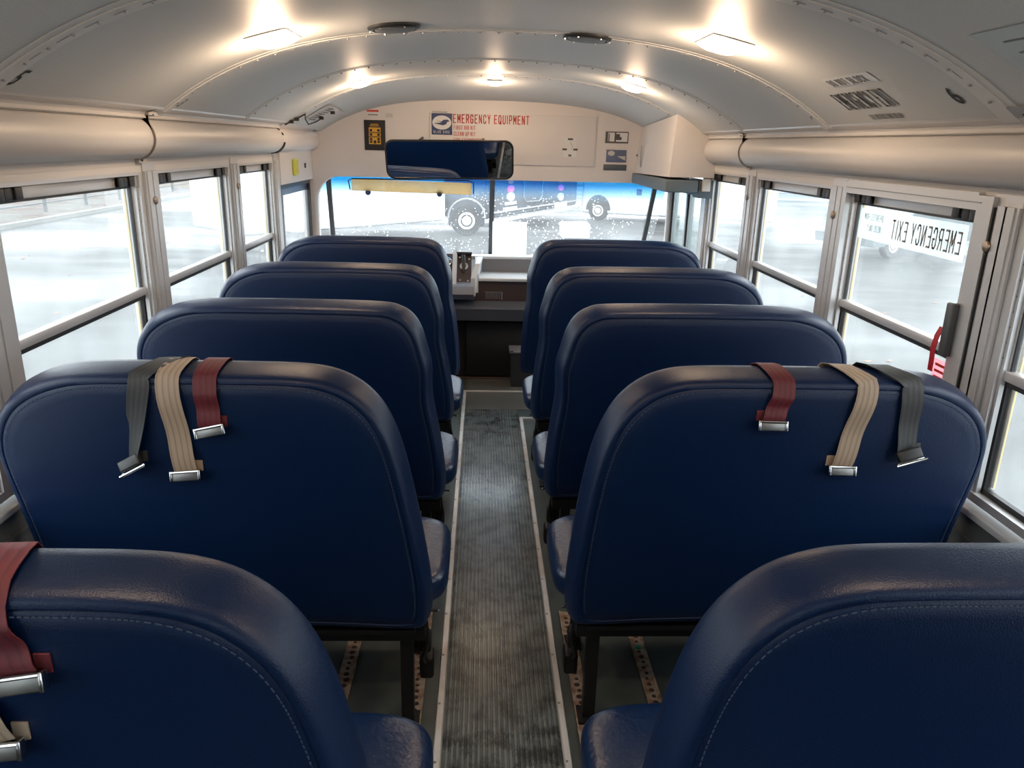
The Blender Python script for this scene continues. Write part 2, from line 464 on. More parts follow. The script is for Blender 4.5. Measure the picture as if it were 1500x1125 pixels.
def gothic(body, h, wl, gap, sw, M, m, name='lettering', parent=None, th=0.0, proj=None):
    """condensed block lettering made of straight strokes: h cap height, wl letter width, gap between letters, sw stroke width"""
    mb = MB(); x = 0.0
    for ch in body:
        if ch == ' ': x += wl * 0.75; continue
        w_ = sw if ch == 'I' else wl
        for pl in GL[ch]:
            pts = [Vector((x + (sw / 2 if ch == 'I' else sw / 2 + px * (w_ - sw)), sw / 2 + py * (h - sw), 0)) for px, py in pl]
            for a, b in zip(pts, pts[1:]):
                d = (b - a).normalized(); nn = Vector((-d.y, d.x, 0)) * sw / 2; a2 = a - d * sw * 0.42; b2 = b + d * sw * 0.42
                n_ = 1 if proj is None else 4
                for k in range(n_):
                    p = a2 + (b2 - a2) * (k / n_); q = a2 + (b2 - a2) * ((k + 1) / n_)
                    Q = [M @ v for v in (p - nn, q - nn, q + nn, p + nn)]
                    if proj: Q = [Vector((v.x, v.y, proj(v))) for v in Q]
                    mb.add(Q, [(0, 1, 2, 3)])
        x += w_ + gap
    return mb.build(name, m, parent)
def frame(o, xd, yd):
    xd = Vector(xd).normalized(); yd = Vector(yd); yd = (yd - xd * yd.dot(xd)).normalized(); zd = xd.cross(yd)
    M = Matrix((xd, yd, zd)).transposed().to_4x4(); M.translation = Vector(o); return M

# ================================================================== SETTING
Y_BACK, Y_CAP, Y_FRONT = -0.74, 4.45, 5.30
def cz(x, y=0.0):
    t = min(max((y - Y_CAP) / (Y_FRONT - Y_CAP), 0), 1)
    z0 = 1.905 - 0.098 * x * x - 0.096 * x ** 4
    z1 = 1.815 - 0.050 * x * x - 0.095 * x ** 4
    t = t * t * (1.6 - 0.6 * t)
    return z0 * (1 - t) + z1 * t
def cn(x, y=0.0):
    """unit slope direction on the ceiling section (towards +x) """
    d = Vector((0.02, 0, cz(x + 0.01, y) - cz(x - 0.01, y))).normalized()
    return d

XS = [-1.125 + 2.25 * i / 60 for i in range(61)]
mb = MB()
mb.sheet([(x, cz(x)) for x in XS], 'y', Y_BACK, Y_CAP, 0.03)
# front cap, lofted down to the bulkhead
YC = [Y_CAP + (Y_FRONT + 0.02 - Y_CAP) * i / 10 for i in range(11)]
vs = [(x, y, cz(x, y)) for y in YC for x in XS] + [(x, y, cz(x, y) + 0.03) for y in YC for x in XS]
n = len(XS); k = len(YC) * n; fs = []
for j in range(len(YC) - 1):
    for i in range(n - 1):
        a = j * n + i
        fs.append((a, a + 1, a + 1 + n, a + n)); fs.append((a + k, a + n + k, a + 1 + n + k, a + 1 + k))
mb.add(vs, fs, True)
tag(mb.build('ceiling', CEIL), 'curved off-white metal bus ceiling with fine perforation', 'ceiling', kind='structure')

# floor
mb = MB().box(-1.25, 1.25, Y_BACK, 5.10, -0.06, 0.0)
tag(mb.build('floor', FLOORG), 'grey green rubber bus floor under the seats', 'floor', kind='structure')
mb = MB()
x = -0.146
prof = [(-0.156, 0.0005)]
while x < 0.160:
    prof += [(x, 0.001), (x + 0.0015, 0.0060), (x + 0.0085, 0.0060), (x + 0.0100, 0.001)]
    x += 0.0142
prof += [(0.170, 0.0005)]
mb.prism(prof, 'y', Y_BACK + 0.05, 4.40)
tag(mb.build('trim_1', AISLE), 'ribbed black rubber aisle runner with scuffs down the middle of the bus', 'aisle mat', kind='structure')
tag(MB().box(-0.154, 0.60, 4.401, 5.03, 0.0, 0.004).box(-0.154, 0.167, 4.30, 4.401, 0.0, 0.0019).build('trim_0', mat('smooth_vinyl_floor', (0.13, 0.125, 0.12), 0.35, var=(5, (0.09, 0.09, 0.088), 0.3))), 'smooth worn grey floor section ahead of the ribbed runner', 'floor section', kind='structure')
def strip(name, x0, x1, y0, y1, m, label, h=0.009, rivet=0.22):
    mb = MB()
    w = abs(x1 - x0)
    mb.prism([(x0, 0), (x0 + w * 0.15, h), (x1 - w * 0.15, h), (x1, 0)], 'y', y0, y1)
    o = tag(mb.build(name, m), label, 'floor trim', kind='structure')
    mb = MB(); y = y0 + 0.1
    while y < y1:
        mb.lathe([(0.0042, h - 0.001), (0.0035, h + 0.0015), (0.0005, h + 0.002)], ((x0 + x1) / 2 - w * 0.15, y, 0), n=8); y += rivet
    mb.build('screw_heads', ALUD, o)
    return o
STRIPM = mat('worn_aluminium_strip', (0.78, 0.77, 0.76), 0.38, metal=0.3, var=(9, (0.60, 0.50, 0.44), 0.35))
strip('trim_2', -0.178, -0.155, Y_BACK + 0.05, 4.765, STRIPM, 'bright metal strip along the left edge of the aisle runner')
strip('trim_3', 0.168, 0.190, Y_BACK + 0.05, 4.26, STRIPM, 'bright metal strip along the right edge of the aisle runner')
mb = MB().box(-0.178, 0.62, 4.742, 4.765, 0, 0.008)
tag(mb.build('trim_4', STRIPM), 'metal strip crossing the floor at the front end of the aisle', 'floor trim', kind='structure')
mb = MB().box(0.190, 0.60, 4.240, 4.262, 0, 0.008)
tag(mb.build('trim_5', STRIPM), 'short metal strip crossing the floor beside the front right seat', 'floor trim', kind='structure')
# rusty seat tracks
TRK = mat('rusty_track', (0.40, 0.33, 0.27), 0.55, metal=0.2, var=(40, (0.24, 0.13, 0.08), 0.2))
RUST = mat('rust_holes', (0.035, 0.018, 0.012), 0.8)
tn = 6
for sgn in (-1, 1):
    for xc, nm in ((0.240, 'inner'), (0.458, 'outer')):
        mb = MB().box(sgn * xc - 0.022, sgn * xc + 0.022, Y_BACK + 0.1, 2.29, 0, 0.004)
        mb.box(sgn * xc - 0.022, sgn * xc - 0.017, Y_BACK + 0.1, 2.29, 0, 0.008)
        mb.box(sgn * xc + 0.017, sgn * xc + 0.022, Y_BACK + 0.1, 2.29, 0, 0.008)
        side = 'left' if sgn < 0 else 'right'
        o = tag(mb.build('trim_%d' % tn, TRK), 'rusty %s seat track with a row of holes on the %s side floor' % (nm, side), 'seat track', kind='structure')
        mb = MB(); y = 0.9
        while y < 2.27:
            r = random.uniform(0.006, 0.010)
            mb.lathe([(r, 0.0040), (r * 0.8, 0.0046)], (sgn * xc + random.uniform(-.003, .003), y, 0), n=7); y += 0.026
        mb.build('holes', RUST, o)
        tn += 1
# tn == 10
tag(MB().lathe([(0.011, 0.004), (0.009, 0.009), (0.003, 0.011)], (0.458, 2.09, 0), n=10).build('chewing_gum', GREEN),
    'small green blob stuck on the rusty floor track behind the right seat', 'gum')

# ---------------------------------------------------------------- side walls
PIL = [(0.07, 0.17), (0.95, 1.05), (1.75, 1.85), (2.70, 2.80), (3.63, 3.74), (4.37, 4.46)]
SPANS = [(-0.71, 0.07), (0.17, 0.95), (1.05, 1.75), (1.85, 2.70), (2.80, 3.63), (3.74, 4.37)]
for sgn in (-1, 1):
    side = 'left' if sgn < 0 else 'right'
    if sgn > 0: PIL[2] = (1.79, 1.875)
    def bx(mb, x0, x1, *a, **k): return mb.box(sgn * x0, sgn * x1, *a, **k)
    mb = MB()
    yend = Y_FRONT if sgn < 0 else 4.46
    bx(mb, 1.215, 1.275, Y_BACK, yend, -0.05, 0.662)
    bx(mb, 1.205, 1.275, Y_BACK, 4.46, 1.4321, 1.70)
    bx(mb, 1.115, 1.275, Y_BACK, Y_FRONT + 0.02, 1.661, 1.76)
    wl = mb.build('wall_' + side, PANELW)
    tag(wl, 'off-white %s side wall of the bus around the windows' % side, 'wall', kind='structure')
    mb = MB(); bx(mb, 1.208, 1.2148, Y_BACK, 4.46, 0.0, 0.60); bx(mb, 1.200, 1.2148, Y_BACK, 4.46, 0.596, 0.604)
    mb.build('lower_panel', WALLG, wl)
    mb = MB(); bx(mb, 1.16, 1.2148, Y_BACK, 4.46, 0.28, 0.31); bx(mb, 1.203, 1.2148, Y_BACK, 4.46, 0.606, 0.66)
    mb.build('seat_rail', WALLG, wl)
    # pillars = window posts
    for i, (a, b) in enumerate(PIL):
        mb = MB()
        bx(mb, 1.196, 1.27, a, b, 0.70, 1.434)
        bx(mb, 1.192, 1.199, a + 0.012, a + 0.046, 0.70, 1.434)
        bx(mb, 1.192, 1.199, b - 0.046, b - 0.012, 0.70, 1.434)
        bx(mb, 1.200, 1.206, a - 0.004, a + 0.1, 1.434, 1.462)
        o = tag(mb.build('trim_%d' % tn, ALU), 'aluminium window post on the %s wall, %s' % (side, ['rearmost of the row', 'second from the rear', 'beside the second seat row', 'third from the front', 'second from the front', 'at the front end of the window row'][i]), 'window post', kind='structure')
        tn += 1
        yj = 1.874 if (sgn > 0 and i == 2) else (a + b) / 2
        bx(MB(), 1.1900 if yj == 1.874 else 1.1965, 1.1985, yj - 0.0016, yj + 0.0016, 0.72, 1.43).build('joint', BLACKPL, o)
        if i in (2, 3, 4):
            MB().lathe([(0.0005, -0.007 * sgn), (0.006, -0.0065 * sgn), (0.012, -0.004 * sgn), (0.014, 0)], (sgn * 1.190, yj, 1.335), axis='x', n=20).build('screw_cap', mat('cap%d%d' % (i, sgn), (0.42, 0.34, 0.28), 0.35, metal=0.6), o)
    # sill
    mb = MB(); bx(mb, 1.190, 1.27, Y_BACK, 4.46, 0.664, 0.683, b=0.004)
    o = tag(mb.build('trim_%d' % tn, mat('sill_light_%s' % side, (0.75, 0.77, 0.77), 0.35, metal=0.3)), 'bright sill strip below the %s windows' % side, 'window sill', kind='structure'); tn += 1
    # ribbed wiring cover (bulging duct) above the windows in sections
    base = [(1.112, 1.638), (1.122, 1.632), (1.150, 1.622), (1.156, 1.612), (1.150, 1.603)]
    arc = []
    NB = 44
    for i in range(NB + 1):
        t = i / NB
        # bulge from (1.150,1.600) to (1.180,1.484)
        ang = math.radians(62 - 150 * t)
        cx, czz, rx, rz = 1.200, 1.541, 0.066, 0.066
        px = cx - rx * math.cos(ang) ; pz = czz + rz * math.sin(ang)
        rib = 0.0008 * (1 if (i % 2 == 0 and 0.12 < t < 0.72) else 0)
        arc.append((px + rib * math.cos(ang), pz - rib * math.sin(ang)))
    tail = [(1.2035, 1.476), (1.2037, 1.452)]
    prof = base + arc + tail
    prof = [(sgn * p, q) for p, q in prof] + [(sgn * 1.2045, 1.452), (sgn * 1.2045, 1.66), (sgn * 1.13, 1.66)]
    cuts = [Y_BACK, 2.655, 4.36] if sgn < 0 else [Y_BACK, 3.70, 4.30]
    for j in range(len(cuts) - 1):
        y0, y1 = cuts[j], cuts[j + 1]
        mb = MB(); mb.prism(prof, 'y', y0 + (0.002 if j else 0), y1 - 0.002)
        o = tag(mb.build('trim_%d' % tn, COVER), ('long' if j == 0 else 'short front') + ' section of ribbed bulging duct cover above the %s windows' % side, 'duct cover', kind='structure'); tn += 1
        if j == 0:
            # clip band at the joint
            clip = [(sgn * (p - 0.0025 if k > 3 else p), q) for k, (p, q) in enumerate(base + arc)]
            pr = [(sgn * 1.120, 1.6315), (sgn * 1.146, 1.6205), (sgn * 1.1475, 1.612)] + [(sgn * (1.200 - 0.0685 * math.cos(math.radians(62 - 145 * i / 20))), 1.541 + 0.0685 * math.sin(math.radians(62 - 145 * i / 20))) for i in range(21)]
            mb = MB(); mb.sheet(pr, 'y', y1 - 0.003, y1 + 0.006, -0.002 * sgn)
            mb.build('joint_gasket', mat('gasket_%s' % side, (0.20, 0.16, 0.12), 0.6), o)
            mb = MB(); mb.box(sgn * 1.142, sgn * 1.156, y1, y1 + 0.07, 1.612, 1.624); mb.box(sgn * 1.19, sgn * 1.203, y1, y1 + 0.06, 1.462, 1.476)
            mb.build('clip', CREAMD, o)
            mb = MB(); mb.lathe([(0.005, -.002), (0.004, .003)], (sgn * 1.144, y1 + 0.03, 1.613), n=10); mb.lathe([(0.005, -.002), (0.004, .003)], (sgn * 1.190, y1 + 0.02, 1.470), axis='x', n=10)
            mb.build('screw_heads', INK, o)
# bright orange-ish reveal strip between ceiling and cover
for sgn in (-1, 1):
    side = 'left' if sgn < 0 else 'right'
    mb = MB().sheet([(sgn * 1.108, 1.6425), (sgn * 1.114, 1.632), (sgn * 1.124, 1.628)], 'y', Y_BACK, 4.44, 0.002 * sgn)
    tag(mb.build('trim_%d' % tn, ALU), 'thin metal moulding where the ceiling meets the %s duct cover' % side, 'ceiling moulding', kind='structure'); tn += 1

# ---------------------------------------------------------------- side windows
wn = 1
for sgn in (-1, 1):
    side = 'left' if sgn < 0 else 'right'
    def bx(mb, x0, x1, *a, **k): return mb.box(sgn * x0, sgn * x1, *a, **k)
    if sgn > 0: SPANS[2] = (1.05, 1.79); SPANS[3] = (1.875, 2.70)
    for i, (a, b) in enumerate(SPANS):
        exitw = (sgn > 0 and i == 3)
        lab = 'aluminium %s sliding window, %s' % (side, ['rearmost', 'beside the camera', 'beside the nearest seat row', 'beside the second seat row', 'second from the front', 'front one of the row'][i])
        if exitw: lab = 'emergency exit window on the right wall with dark latch and red pull tag'
        mb = MB()
        e = 0.001
        # jambs with reveal
        bx(mb, 1.205, 1.268, a + e, a + 0.030, 0.70, 1.432)
        bx(mb, 1.205, 1.268, b - 0.030, b - e, 0.70, 1.432)
        bx(mb, 1.214, 1.226, a + 0.030, a + 0.040, 0.70, 1.432)
        bx(mb, 1.214, 1.226, b - 0.040, b - 0.030, 0.70, 1.432)
        bx(mb, 1.205, 1.268, a + 0.030, b - 0.030, 1.422, 1.432)
        bx(mb, 1.205, 1.268, a + 0.030, b - 0.030, 0.70, 0.722)
        w = tag(mb.build('window_%d' % wn, ALU), lab, 'window', kind='structure'); wn += 1
        # upper sash
        mb = MB()
        bx(mb, 1.224, 1.244, a + 0.032, b - 0.032, 1.388, 1.420, b=0.002)
        bx(mb, 1.220, 1.246, a + 0.032, b - 0.032, 1.024, 1.050, b=0.003)
        bx(mb, 1.226, 1.244, a + 0.032, a + 0.046, 1.050, 1.388)
        bx(mb, 1.226, 1.244, b - 0.046, b - 0.032, 1.050, 1.388)
        mb.build('upper_sash', ALU, w)
        mb = MB()
        bx(mb, 1.228, 1.250, a + 0.032, b - 0.032, 1.010, 1.0235)
        bx(mb, 1.228, 1.250, a + 0.032, b - 0.032, 0.7225, 0.736)
        bx(mb, 1.232, 1.250, a + 0.032, a + 0.042, 0.736, 1.010)
        bx(mb, 1.232, 1.250, b - 0.042, b - 0.032, 0.736, 1.010)
        bx(mb, 1.2275, 1.2395, a + 0.0465, b - 0.0465, 1.3815, 1.3875)
        bx(mb, 1.2275, 1.2395, a + 0.0465, a + 0.0505, 1.0505, 1.381)
        bx(mb, 1.2275, 1.2395, b - 0.0505, b - 0.0465, 1.0505, 1.381)
        mb.build('rubber_seal', SEAL, w)
        mb = MB(); bx(mb, 1.247, 1.252, b - 0.054, b - 0.0425, 0.74, 1.385); mb.build('yellow_edge', YEL, w)
        mb = MB(); bx(mb, 1.2345, 1.2375, a + 0.0505, b - 0.0505, 1.0505, 1.3815); mb.build('upper_pane', GLASS, w)
        mb = MB(); bx(mb, 1.2405, 1.2435, a + 0.042, b - 0.042, 0.736, 1.010); mb.build('lower_pane', GLASS, w)
        # perforated jamb dots
        mb = MB()
        for zz in range(9):
            mb.lathe([(0.003, -0.0006), (0.002, 0)], (sgn * 1.215, b - 0.0304, 1.08 + zz * 0.038), axis='y', n=6)
        mb.build('jamb_holes', INK, w)
        # two black finger latches on the top rail
        for (p, q) in ((a + (0.093 if exitw else 0.048), a + (0.210 if exitw else 0.165)), (b - 0.165, b - 0.048)):
            mb = MB()
            for t in range(3):
                u = p + (q - p) * t / 3
                bx(mb, 1.210 + 0.004 * (t == 1), 1.2238, u, u + (q - p) * 0.27, 1.388, 1.419, b=0.002)
            bx(mb, 1.216, 1.2238, p, q, 1.394, 1.414)
            mb.build('latch', BLACKPL, w)
        if exitw:
            mb = MB()
            bx(mb, 1.188, 1.2045, a + 0.003, a + 0.065, 0.684, 1.455)
            bx(mb, 1.188, 1.2045, b - 0.034, b - 0.004, 0.684, 1.455)
            bx(mb, 1.188, 1.2045, a + 0.065, b - 0.034, 1.418, 1.462)
            mb.build('hinged_frame', ALU, w)
            mb = MB(); bx(mb, 1.186, 1.1878, a + 0.05, b - 0.03, 1.436, 1.439); mb.build('frame_line', ALUD, w)
            mb = MB(); bx(mb, 1.166, 1.1879, a + 0.047, a + 0.077, 1.035, 1.180, b=0.006); bx(mb, 1.176, 1.1879, a + 0.077, a + 0.087, 1.06, 1.15, b=0.003)
            h = mb.build('exit_latch', mat('latch_grey', (0.10, 0.10, 0.105), 0.4, metal=0.3), w)
            mb = MB()
            pts = [(1.170, a + 0.081, 1.110), (1.164, a + 0.087, 1.085), (1.163, a + 0.093, 1.05), (1.166, a + 0.094, 1.01), (1.167, a + 0.095, 0.985)]
            vs = []
            for (px, py, pz) in pts: vs += [(px, py - 0.011, pz), (px, py + 0.011, pz), (px + 0.0015, py + 0.011, pz), (px + 0.0015, py - 0.011, pz)]
            fs = [(0, 1, 2, 3), (16, 19, 18, 17)]
            for k2 in range(4):
                for c in range(4): fs.append((k2 * 4 + c, k2 * 4 + (c + 1) % 4, k2 * 4 + 4 + (c + 1) % 4, k2 * 4 + 4 + c))
            mb.add(vs, fs).build('pull_tag', REDTAG, h)
            st = tag(MB().box(1.2338, 1.2344, 2.025, 2.635, 1.272, 1.372).build('window_sticker', STICKC), 'frosted emergency exit sticker on the upper glass of the exit window', 'sticker')
            gothic('EMERGENCY EXIT', 0.062, 0.0215, 0.0075, 0.0060, frame((1.2334, 2.045, 1.290), (0, 1, 0), (0, 0, 1)), INKL, parent=st)
            gothic('OPERATES FROM', 0.022, 0.0072, 0.0030, 0.0022, frame((1.2334, 2.475, 1.335), (0, 1, 0), (0, 0, 1)), INKL, parent=st)
            gothic('INSIDE ONLY', 0.022, 0.0072, 0.0030, 0.0022, frame((1.2334, 2.480, 1.300), (0, 1, 0), (0, 0, 1)), INKL, parent=st)
            st = tag(MB().box(1.2398, 1.2404, 1.965, 2.075, 0.86, 0.995).build('window_sticker', STICKR), 'pink printed sticker on the lower glass of the exit window', 'sticker')
            mb = MB()
            for k2 in range(6): mb.box(1.2394, 1.2397, 1.975 + 0.008 * (k2 % 2), 2.065, 0.975 - k2 * 0.018, 0.983 - k2 * 0.018)
            mb.build('print_lines', RED, st)

# ---------------------------------------------------------------- ceiling bows, rivets
for y, w, nm in ((1.775, 0.060, 'nearest'), (2.75, 0.030, 'second'), (3.65, 0.022, 'third'), (4.44, 0.018, 'front'), (0.6, 0.06, 'rearmost')):
    mb = MB()
    pr = [(x, cz(x) - 0.0005) for x in XS]
    mb.sheet(pr, 'y', y - w / 2, y + w / 2, -0.0035)
    mb.sheet(pr, 'y', y - w / 2 - 0.03, y - w / 2, -0.0015)
    o = tag(mb.build('trim_%d' % tn, CAPP), '%s riveted seam strip arching across the ceiling' % nm, 'ceiling seam', kind='structure'); tn += 1
    mb = MB(); arc = 0; px = -1.08
    while px < 1.09:
        mb.lathe([(0.0045, -0.002), (0.0035, -0.006), (0.001, -0.007)], (px, y, cz(px) - 0.003), n=8)
        px += 0.062 / math.sqrt(1 + (0.196 * px + 0.384 * px ** 3) ** 2)
    mb.build('rivets', ALUD, o)
    if w >= 0.03:
        mb = MB(); px = -1.02
        while px < 1.0:
            x1 = px + 0.028
            mb.sheet([(px, cz(px) - 0.0045), (x1, cz(x1) - 0.0045)], 'y', y - 0.002, y + 0.001, -0.0008)
            px += 0.062
        mb.build('slots', ALUD, o)

# ---------------------------------------------------------------- unseen rear wall behind the camera, kept dark and close to shade near seats
mb = MB().box(-1.25, 1.25, Y_BACK - 0.05, Y_BACK, -0.05, 1.05).box(-1.25, 1.25, Y_BACK - 0.05, Y_BACK, 1.45, 1.95)
mb.box(-1.25, -0.32, Y_BACK - 0.05, Y_BACK, 1.05, 1.45).box(0.32, 1.25, Y_BACK - 0.05, Y_BACK, 1.05, 1.45)
tag(mb.build('wall_rear', WALLG), 'unseen dark grey rear wall of the bus with a small window', 'wall', kind='structure')
tag(MB().box(-0.32, 0.32, Y_BACK - 0.03, Y_BACK - 0.025, 1.05, 1.45).build('window_%d' % wn, GLASS), 'small unseen rear window of the bus', 'window', kind='structure'); wn += 1  # unseen window, kept small to limit light from behind

# ---------------------------------------------------------------- front bulkhead with windscreen opening
# outline of the opening (x,z) rounded upper corners
def arch(x0, x1, z0, z1, r0, r1, n=8):
    p = [(x0, z0)]
    for i in range(n + 1):
        t = math.pi - math.pi / 2 * i / n
        p.append((x0 + r0 + r0 * math.cos(t), z1 - r0 + r0 * math.sin(t)))
    for i in range(n + 1):
        t = math.pi / 2 - math.pi / 2 * i / n
        p.append((x1 - r1 + r1 * math.cos(t), z1 - r1 + r1 * math.sin(t)))
    p.append((x1, z0))
    return p
op = arch(-1.165, 1.215, 0.60, 1.318, 0.15, 0.06)
def op_top(x):
    pts = op[1:-1]
    for (xa, za), (xb, zb) in zip(pts, pts[1:]):
        if xa - 1e-9 <= x <= xb + 1e-9: return za + (zb - za) * ((x - xa) / (xb - xa) if xb > xa else 0)
    return 0.60
xcols = sorted(set([round(v, 5) for v in [p[0] for p in op[1:-1]] + [x for x in XS if op[0][0] < x < op[-1][0]]]))
bot = [(-1.25, 0.60), (op[0][0], 0.60)] + [(x, op_top(x)) for x in xcols] + [(op[-1][0], 0.60), (1.25, 0.60)]
vs = []; fs = []
for y in (Y_FRONT, Y_FRONT + 0.05):
    for x, z in bot:
        vs += [(x, y, z), (x, y, cz(max(-1.25, min(1.25, x)), Y_FRONT) + 0.004 if abs(x) < 1.126 else 1.70)]
nb = len(bot); m2 = 2 * nb
for i in range(nb - 1):
    a_ = 2 * i
    fs += [(a_, a_ + 1, a_ + 3, a_ + 2), (a_ + m2, a_ + 2 + m2, a_ + 3 + m2, a_ + 1 + m2), (a_, a_ + 2, a_ + 2 + m2, a_ + m2), (a_ + 1, a_ + 1 + m2, a_ + 3 + m2, a_ + 3)]
me = MB().add(vs, fs).mesh('wall_front'); me.materials.append(WHITEP)
o = bpy.data.objects.new('wall_front', me); COL.objects.link(o)
tag(o, 'white front bulkhead above the windscreen', 'wall', kind='structure')
mb = MB().box(-1.25, 1.25, 5.10, 5.14, -0.06, 0.62)
o2 = mb.build('firewall', CARPET, o)
# windscreen: two raked panes with a black centre bar, plane from (5.37,1.33) to (5.92,0.74)
def ws(x, t, off=0.0):
    """t 0 at the top, 1 at the bottom"""
    return Vector((x, 5.435 + 0.49 * t + off - 0.045 * (x / 1.15) ** 2, 1.345 - 0.605 * t))
def ws_pane(x0, x1, t0, t1, th=0.005, n=10):
    vs = []; fs = []
    for layer in (0, th):
        for i in range(n + 1):
            xx = x0 + (x1 - x0) * i / n
            vs += [ws(xx, t0, layer), ws(xx, t1, layer)]
    m = 2 * (n + 1)
    for i in range(n):
        a = 2 * i
        fs += [(a, a + 2, a + 3, a + 1), (a + m, a + 1 + m, a + 3 + m, a + 2 + m)]
    return vs, fs
w = MB(); vs, fs = ws_pane(-1.19, -0.012, 0.02, 1); w.add(vs, fs, True)
wi = w.build('window_%d' % wn, GLASSF); wn += 1
tag(wi, 'left half of the rain-spotted windscreen with a blue shade band', 'windscreen', kind='structure')
w = MB(); vs, fs = ws_pane(0.020, 1.21, 0.02, 1); w.add(vs, fs, True)
wi2 = w.build('window_%d' % wn, GLASSF); wn += 1
tag(wi2, 'right half of the rain-spotted windscreen with a blue shade band', 'windscreen', kind='structure')
def bar(pts, w_, name, m, parent, lab=None, d=0.03):
    mb = MB(); vs = []
    for (c) in pts:
        c = Vector(c)
        vs += [c + Vector((-w_ / 2, -d / 2, 0)), c + Vector((w_ / 2, -d / 2, 0)), c + Vector((w_ / 2, d / 2, 0)), c + Vector((-w_ / 2, d / 2, 0))]
    fs = [(0, 1, 2, 3), tuple(range(len(vs) - 4, len(vs)))[::-1]]
    for i in range(len(pts) - 1):
        for c in range(4): fs.append((i * 4 + c, i * 4 + (c + 1) % 4, i * 4 + 4 + (c + 1) % 4, i * 4 + 4 + c))
    mb.add(vs, fs)
    return mb.build(name, m, parent)
o = bar([ws(0.003, 0.0, -0.006), ws(0.003, 1.0, -0.006)], 0.034, 'trim_%d' % tn, RUBBER, None); tag(o, 'black centre bar dividing the windscreen', 'windscreen bar', kind='structure'); tn += 1
o = bar([ws(-1.110, 0.0, -0.0), ws(-1.180, 1.0, -0.0)], 0.030, 'trim_%d' % tn, RUBBER, None)
tag(o, 'black rubber seal at the left edge of the windscreen', 'windscreen seal', kind='structure'); tn += 1
o = bar([ws(1.130, 0.0), ws(1.155, 1.0)], 0.028, 'trim_%d' % tn, RUBBER, None)
tag(o, 'black rubber seal at the right edge of the windscreen', 'windscreen seal', kind='structure'); tn += 1
# white posts each side of the windscreen
o = MB().box(-1.255, -1.235, 5.25, 5.42, 0.5, 1.50).build('trim_%d' % tn, WHITEP); tag(o, 'white corner post left of the windscreen', 'post', kind='structure'); tn += 1
# header filler between bulkhead and glass top
o = MB().box(-1.25, 1.25, 5.351, 5.50, 1.338, 1.42).build('trim_%d' % tn, WHITEP); tag(o, 'white header lip over the windscreen glass', 'header', kind='structure'); tn += 1

# driver side wall panel and window (left front)
mb = MB().box(-1.275, -1.190, 4.461, 5.299, 1.300, 1.70)
o = mb.build('trim_%d' % tn, PANELW); tag(o, 'white panel over the driver side window', 'wall panel', kind='structure'); tn += 1
mb = MB().box(-1.215, -1.195, 4.461, 5.299, 0.663, 0.80)
o = mb.build('trim_%d' % tn, PANELW); tag(o, 'wall panel under the driver side window', 'wall panel', kind='structure'); tn += 1
mb = MB().box(-1.235, -1.205, 4.50, 4.53, 0.80, 1.299).box(-1.235, -1.205, 5.235, 5.27, 0.80, 1.299).box(-1.235, -1.205, 4.53, 5.235, 1.275, 1.299).box(-1.235, -1.205, 4.53, 5.235, 0.80, 0.82)
w = mb.build('window_%d' % wn, BLACKPL); wn += 1
tag(w, 'driver side window at the front left with a dark blue top strip', 'window', kind='structure')
MB().box(-1.222, -1.218, 4.53, 5.235, 0.82, 1.235).build('pane', GLASS, w)
MB().box(-1.224, -1.216, 4.53, 5.235, 1.235, 1.275).build('shade_strip', mat('shade_strip', (0.02, 0.035, 0.09), 0.3), w)
MB().box(-1.228, -1.212, 4.56, 4.575, 0.82, 1.235).build('slider_bar', ALUD, w)
tag(MB().box(-1.1895, -1.172, 4.74, 4.83, 1.34, 1.435, b=0.012).build('alarm_box', LIME), 'lime green plastic box on the white panel over the driver side window', 'device').data
MB().box(-1.1715, -1.1705, 4.79, 4.82, 1.355, 1.375).build('button', YEL, bpy.data.objects['alarm_box'])
tag(MB().box(-1.1895, -1.184, 5.06, 5.085, 1.375, 1.405, b=0.002).build('wall_switch', INK), 'small black switch beside the lime green box', 'switch')

# left front duct end, with chipped paint and exposed wiring
mb = MB(); prof = [(-1.115, 1.632), (-1.150, 1.615)] + [(-(1.197 - 0.062 * math.cos(math.radians(70 - 160 * i / 20))), 1.541 + 0.062 * math.sin(math.radians(70 - 160 * i / 20))) for i in range(21)] + [(-1.2045, 1.47), (-1.2045, 1.66)]
mb.prism(prof, 'y', 4.362, 5.299, True)
tag(mb.build('trim_%d' % tn, WHITEP), 'smooth white end section of the left duct cover beside the bulkhead', 'duct cover', kind='structure'); tn += 1
mb = MB()
pp = [(-1.128, 4.345, 1.622), (-1.10, 4.36, 1.645), (-1.04, 4.37, 1.690)]
mb.tube([( -1.13, 4.38, 1.620), (-1.085, 4.40, 1.645), (-1.03, 4.43, 1.678)], 0.004)
mb.tube([(-1.03, 4.43, 1.678), (-1.05, 4.52, 1.655), (-1.065, 4.66, 1.630), (-1.04, 4.74, 1.645), (-1.01, 4.78, 1.668)], 0.0035)
for c in ((-1.10, 4.40, 1.636), (-1.075, 4.42, 1.650), (-1.015, 4.79, 1.668), (-0.95, 4.80, 1.700)):
    mb.box(c[0] - .012, c[0] + .012, c[1] - .012, c[1] + .012, c[2] - .008, c[2] + .010, b=0.003)
tag(mb.build('wiring', INK), 'loose black wire clipped across the ceiling corner at the front left', 'wire')
mb = MB()
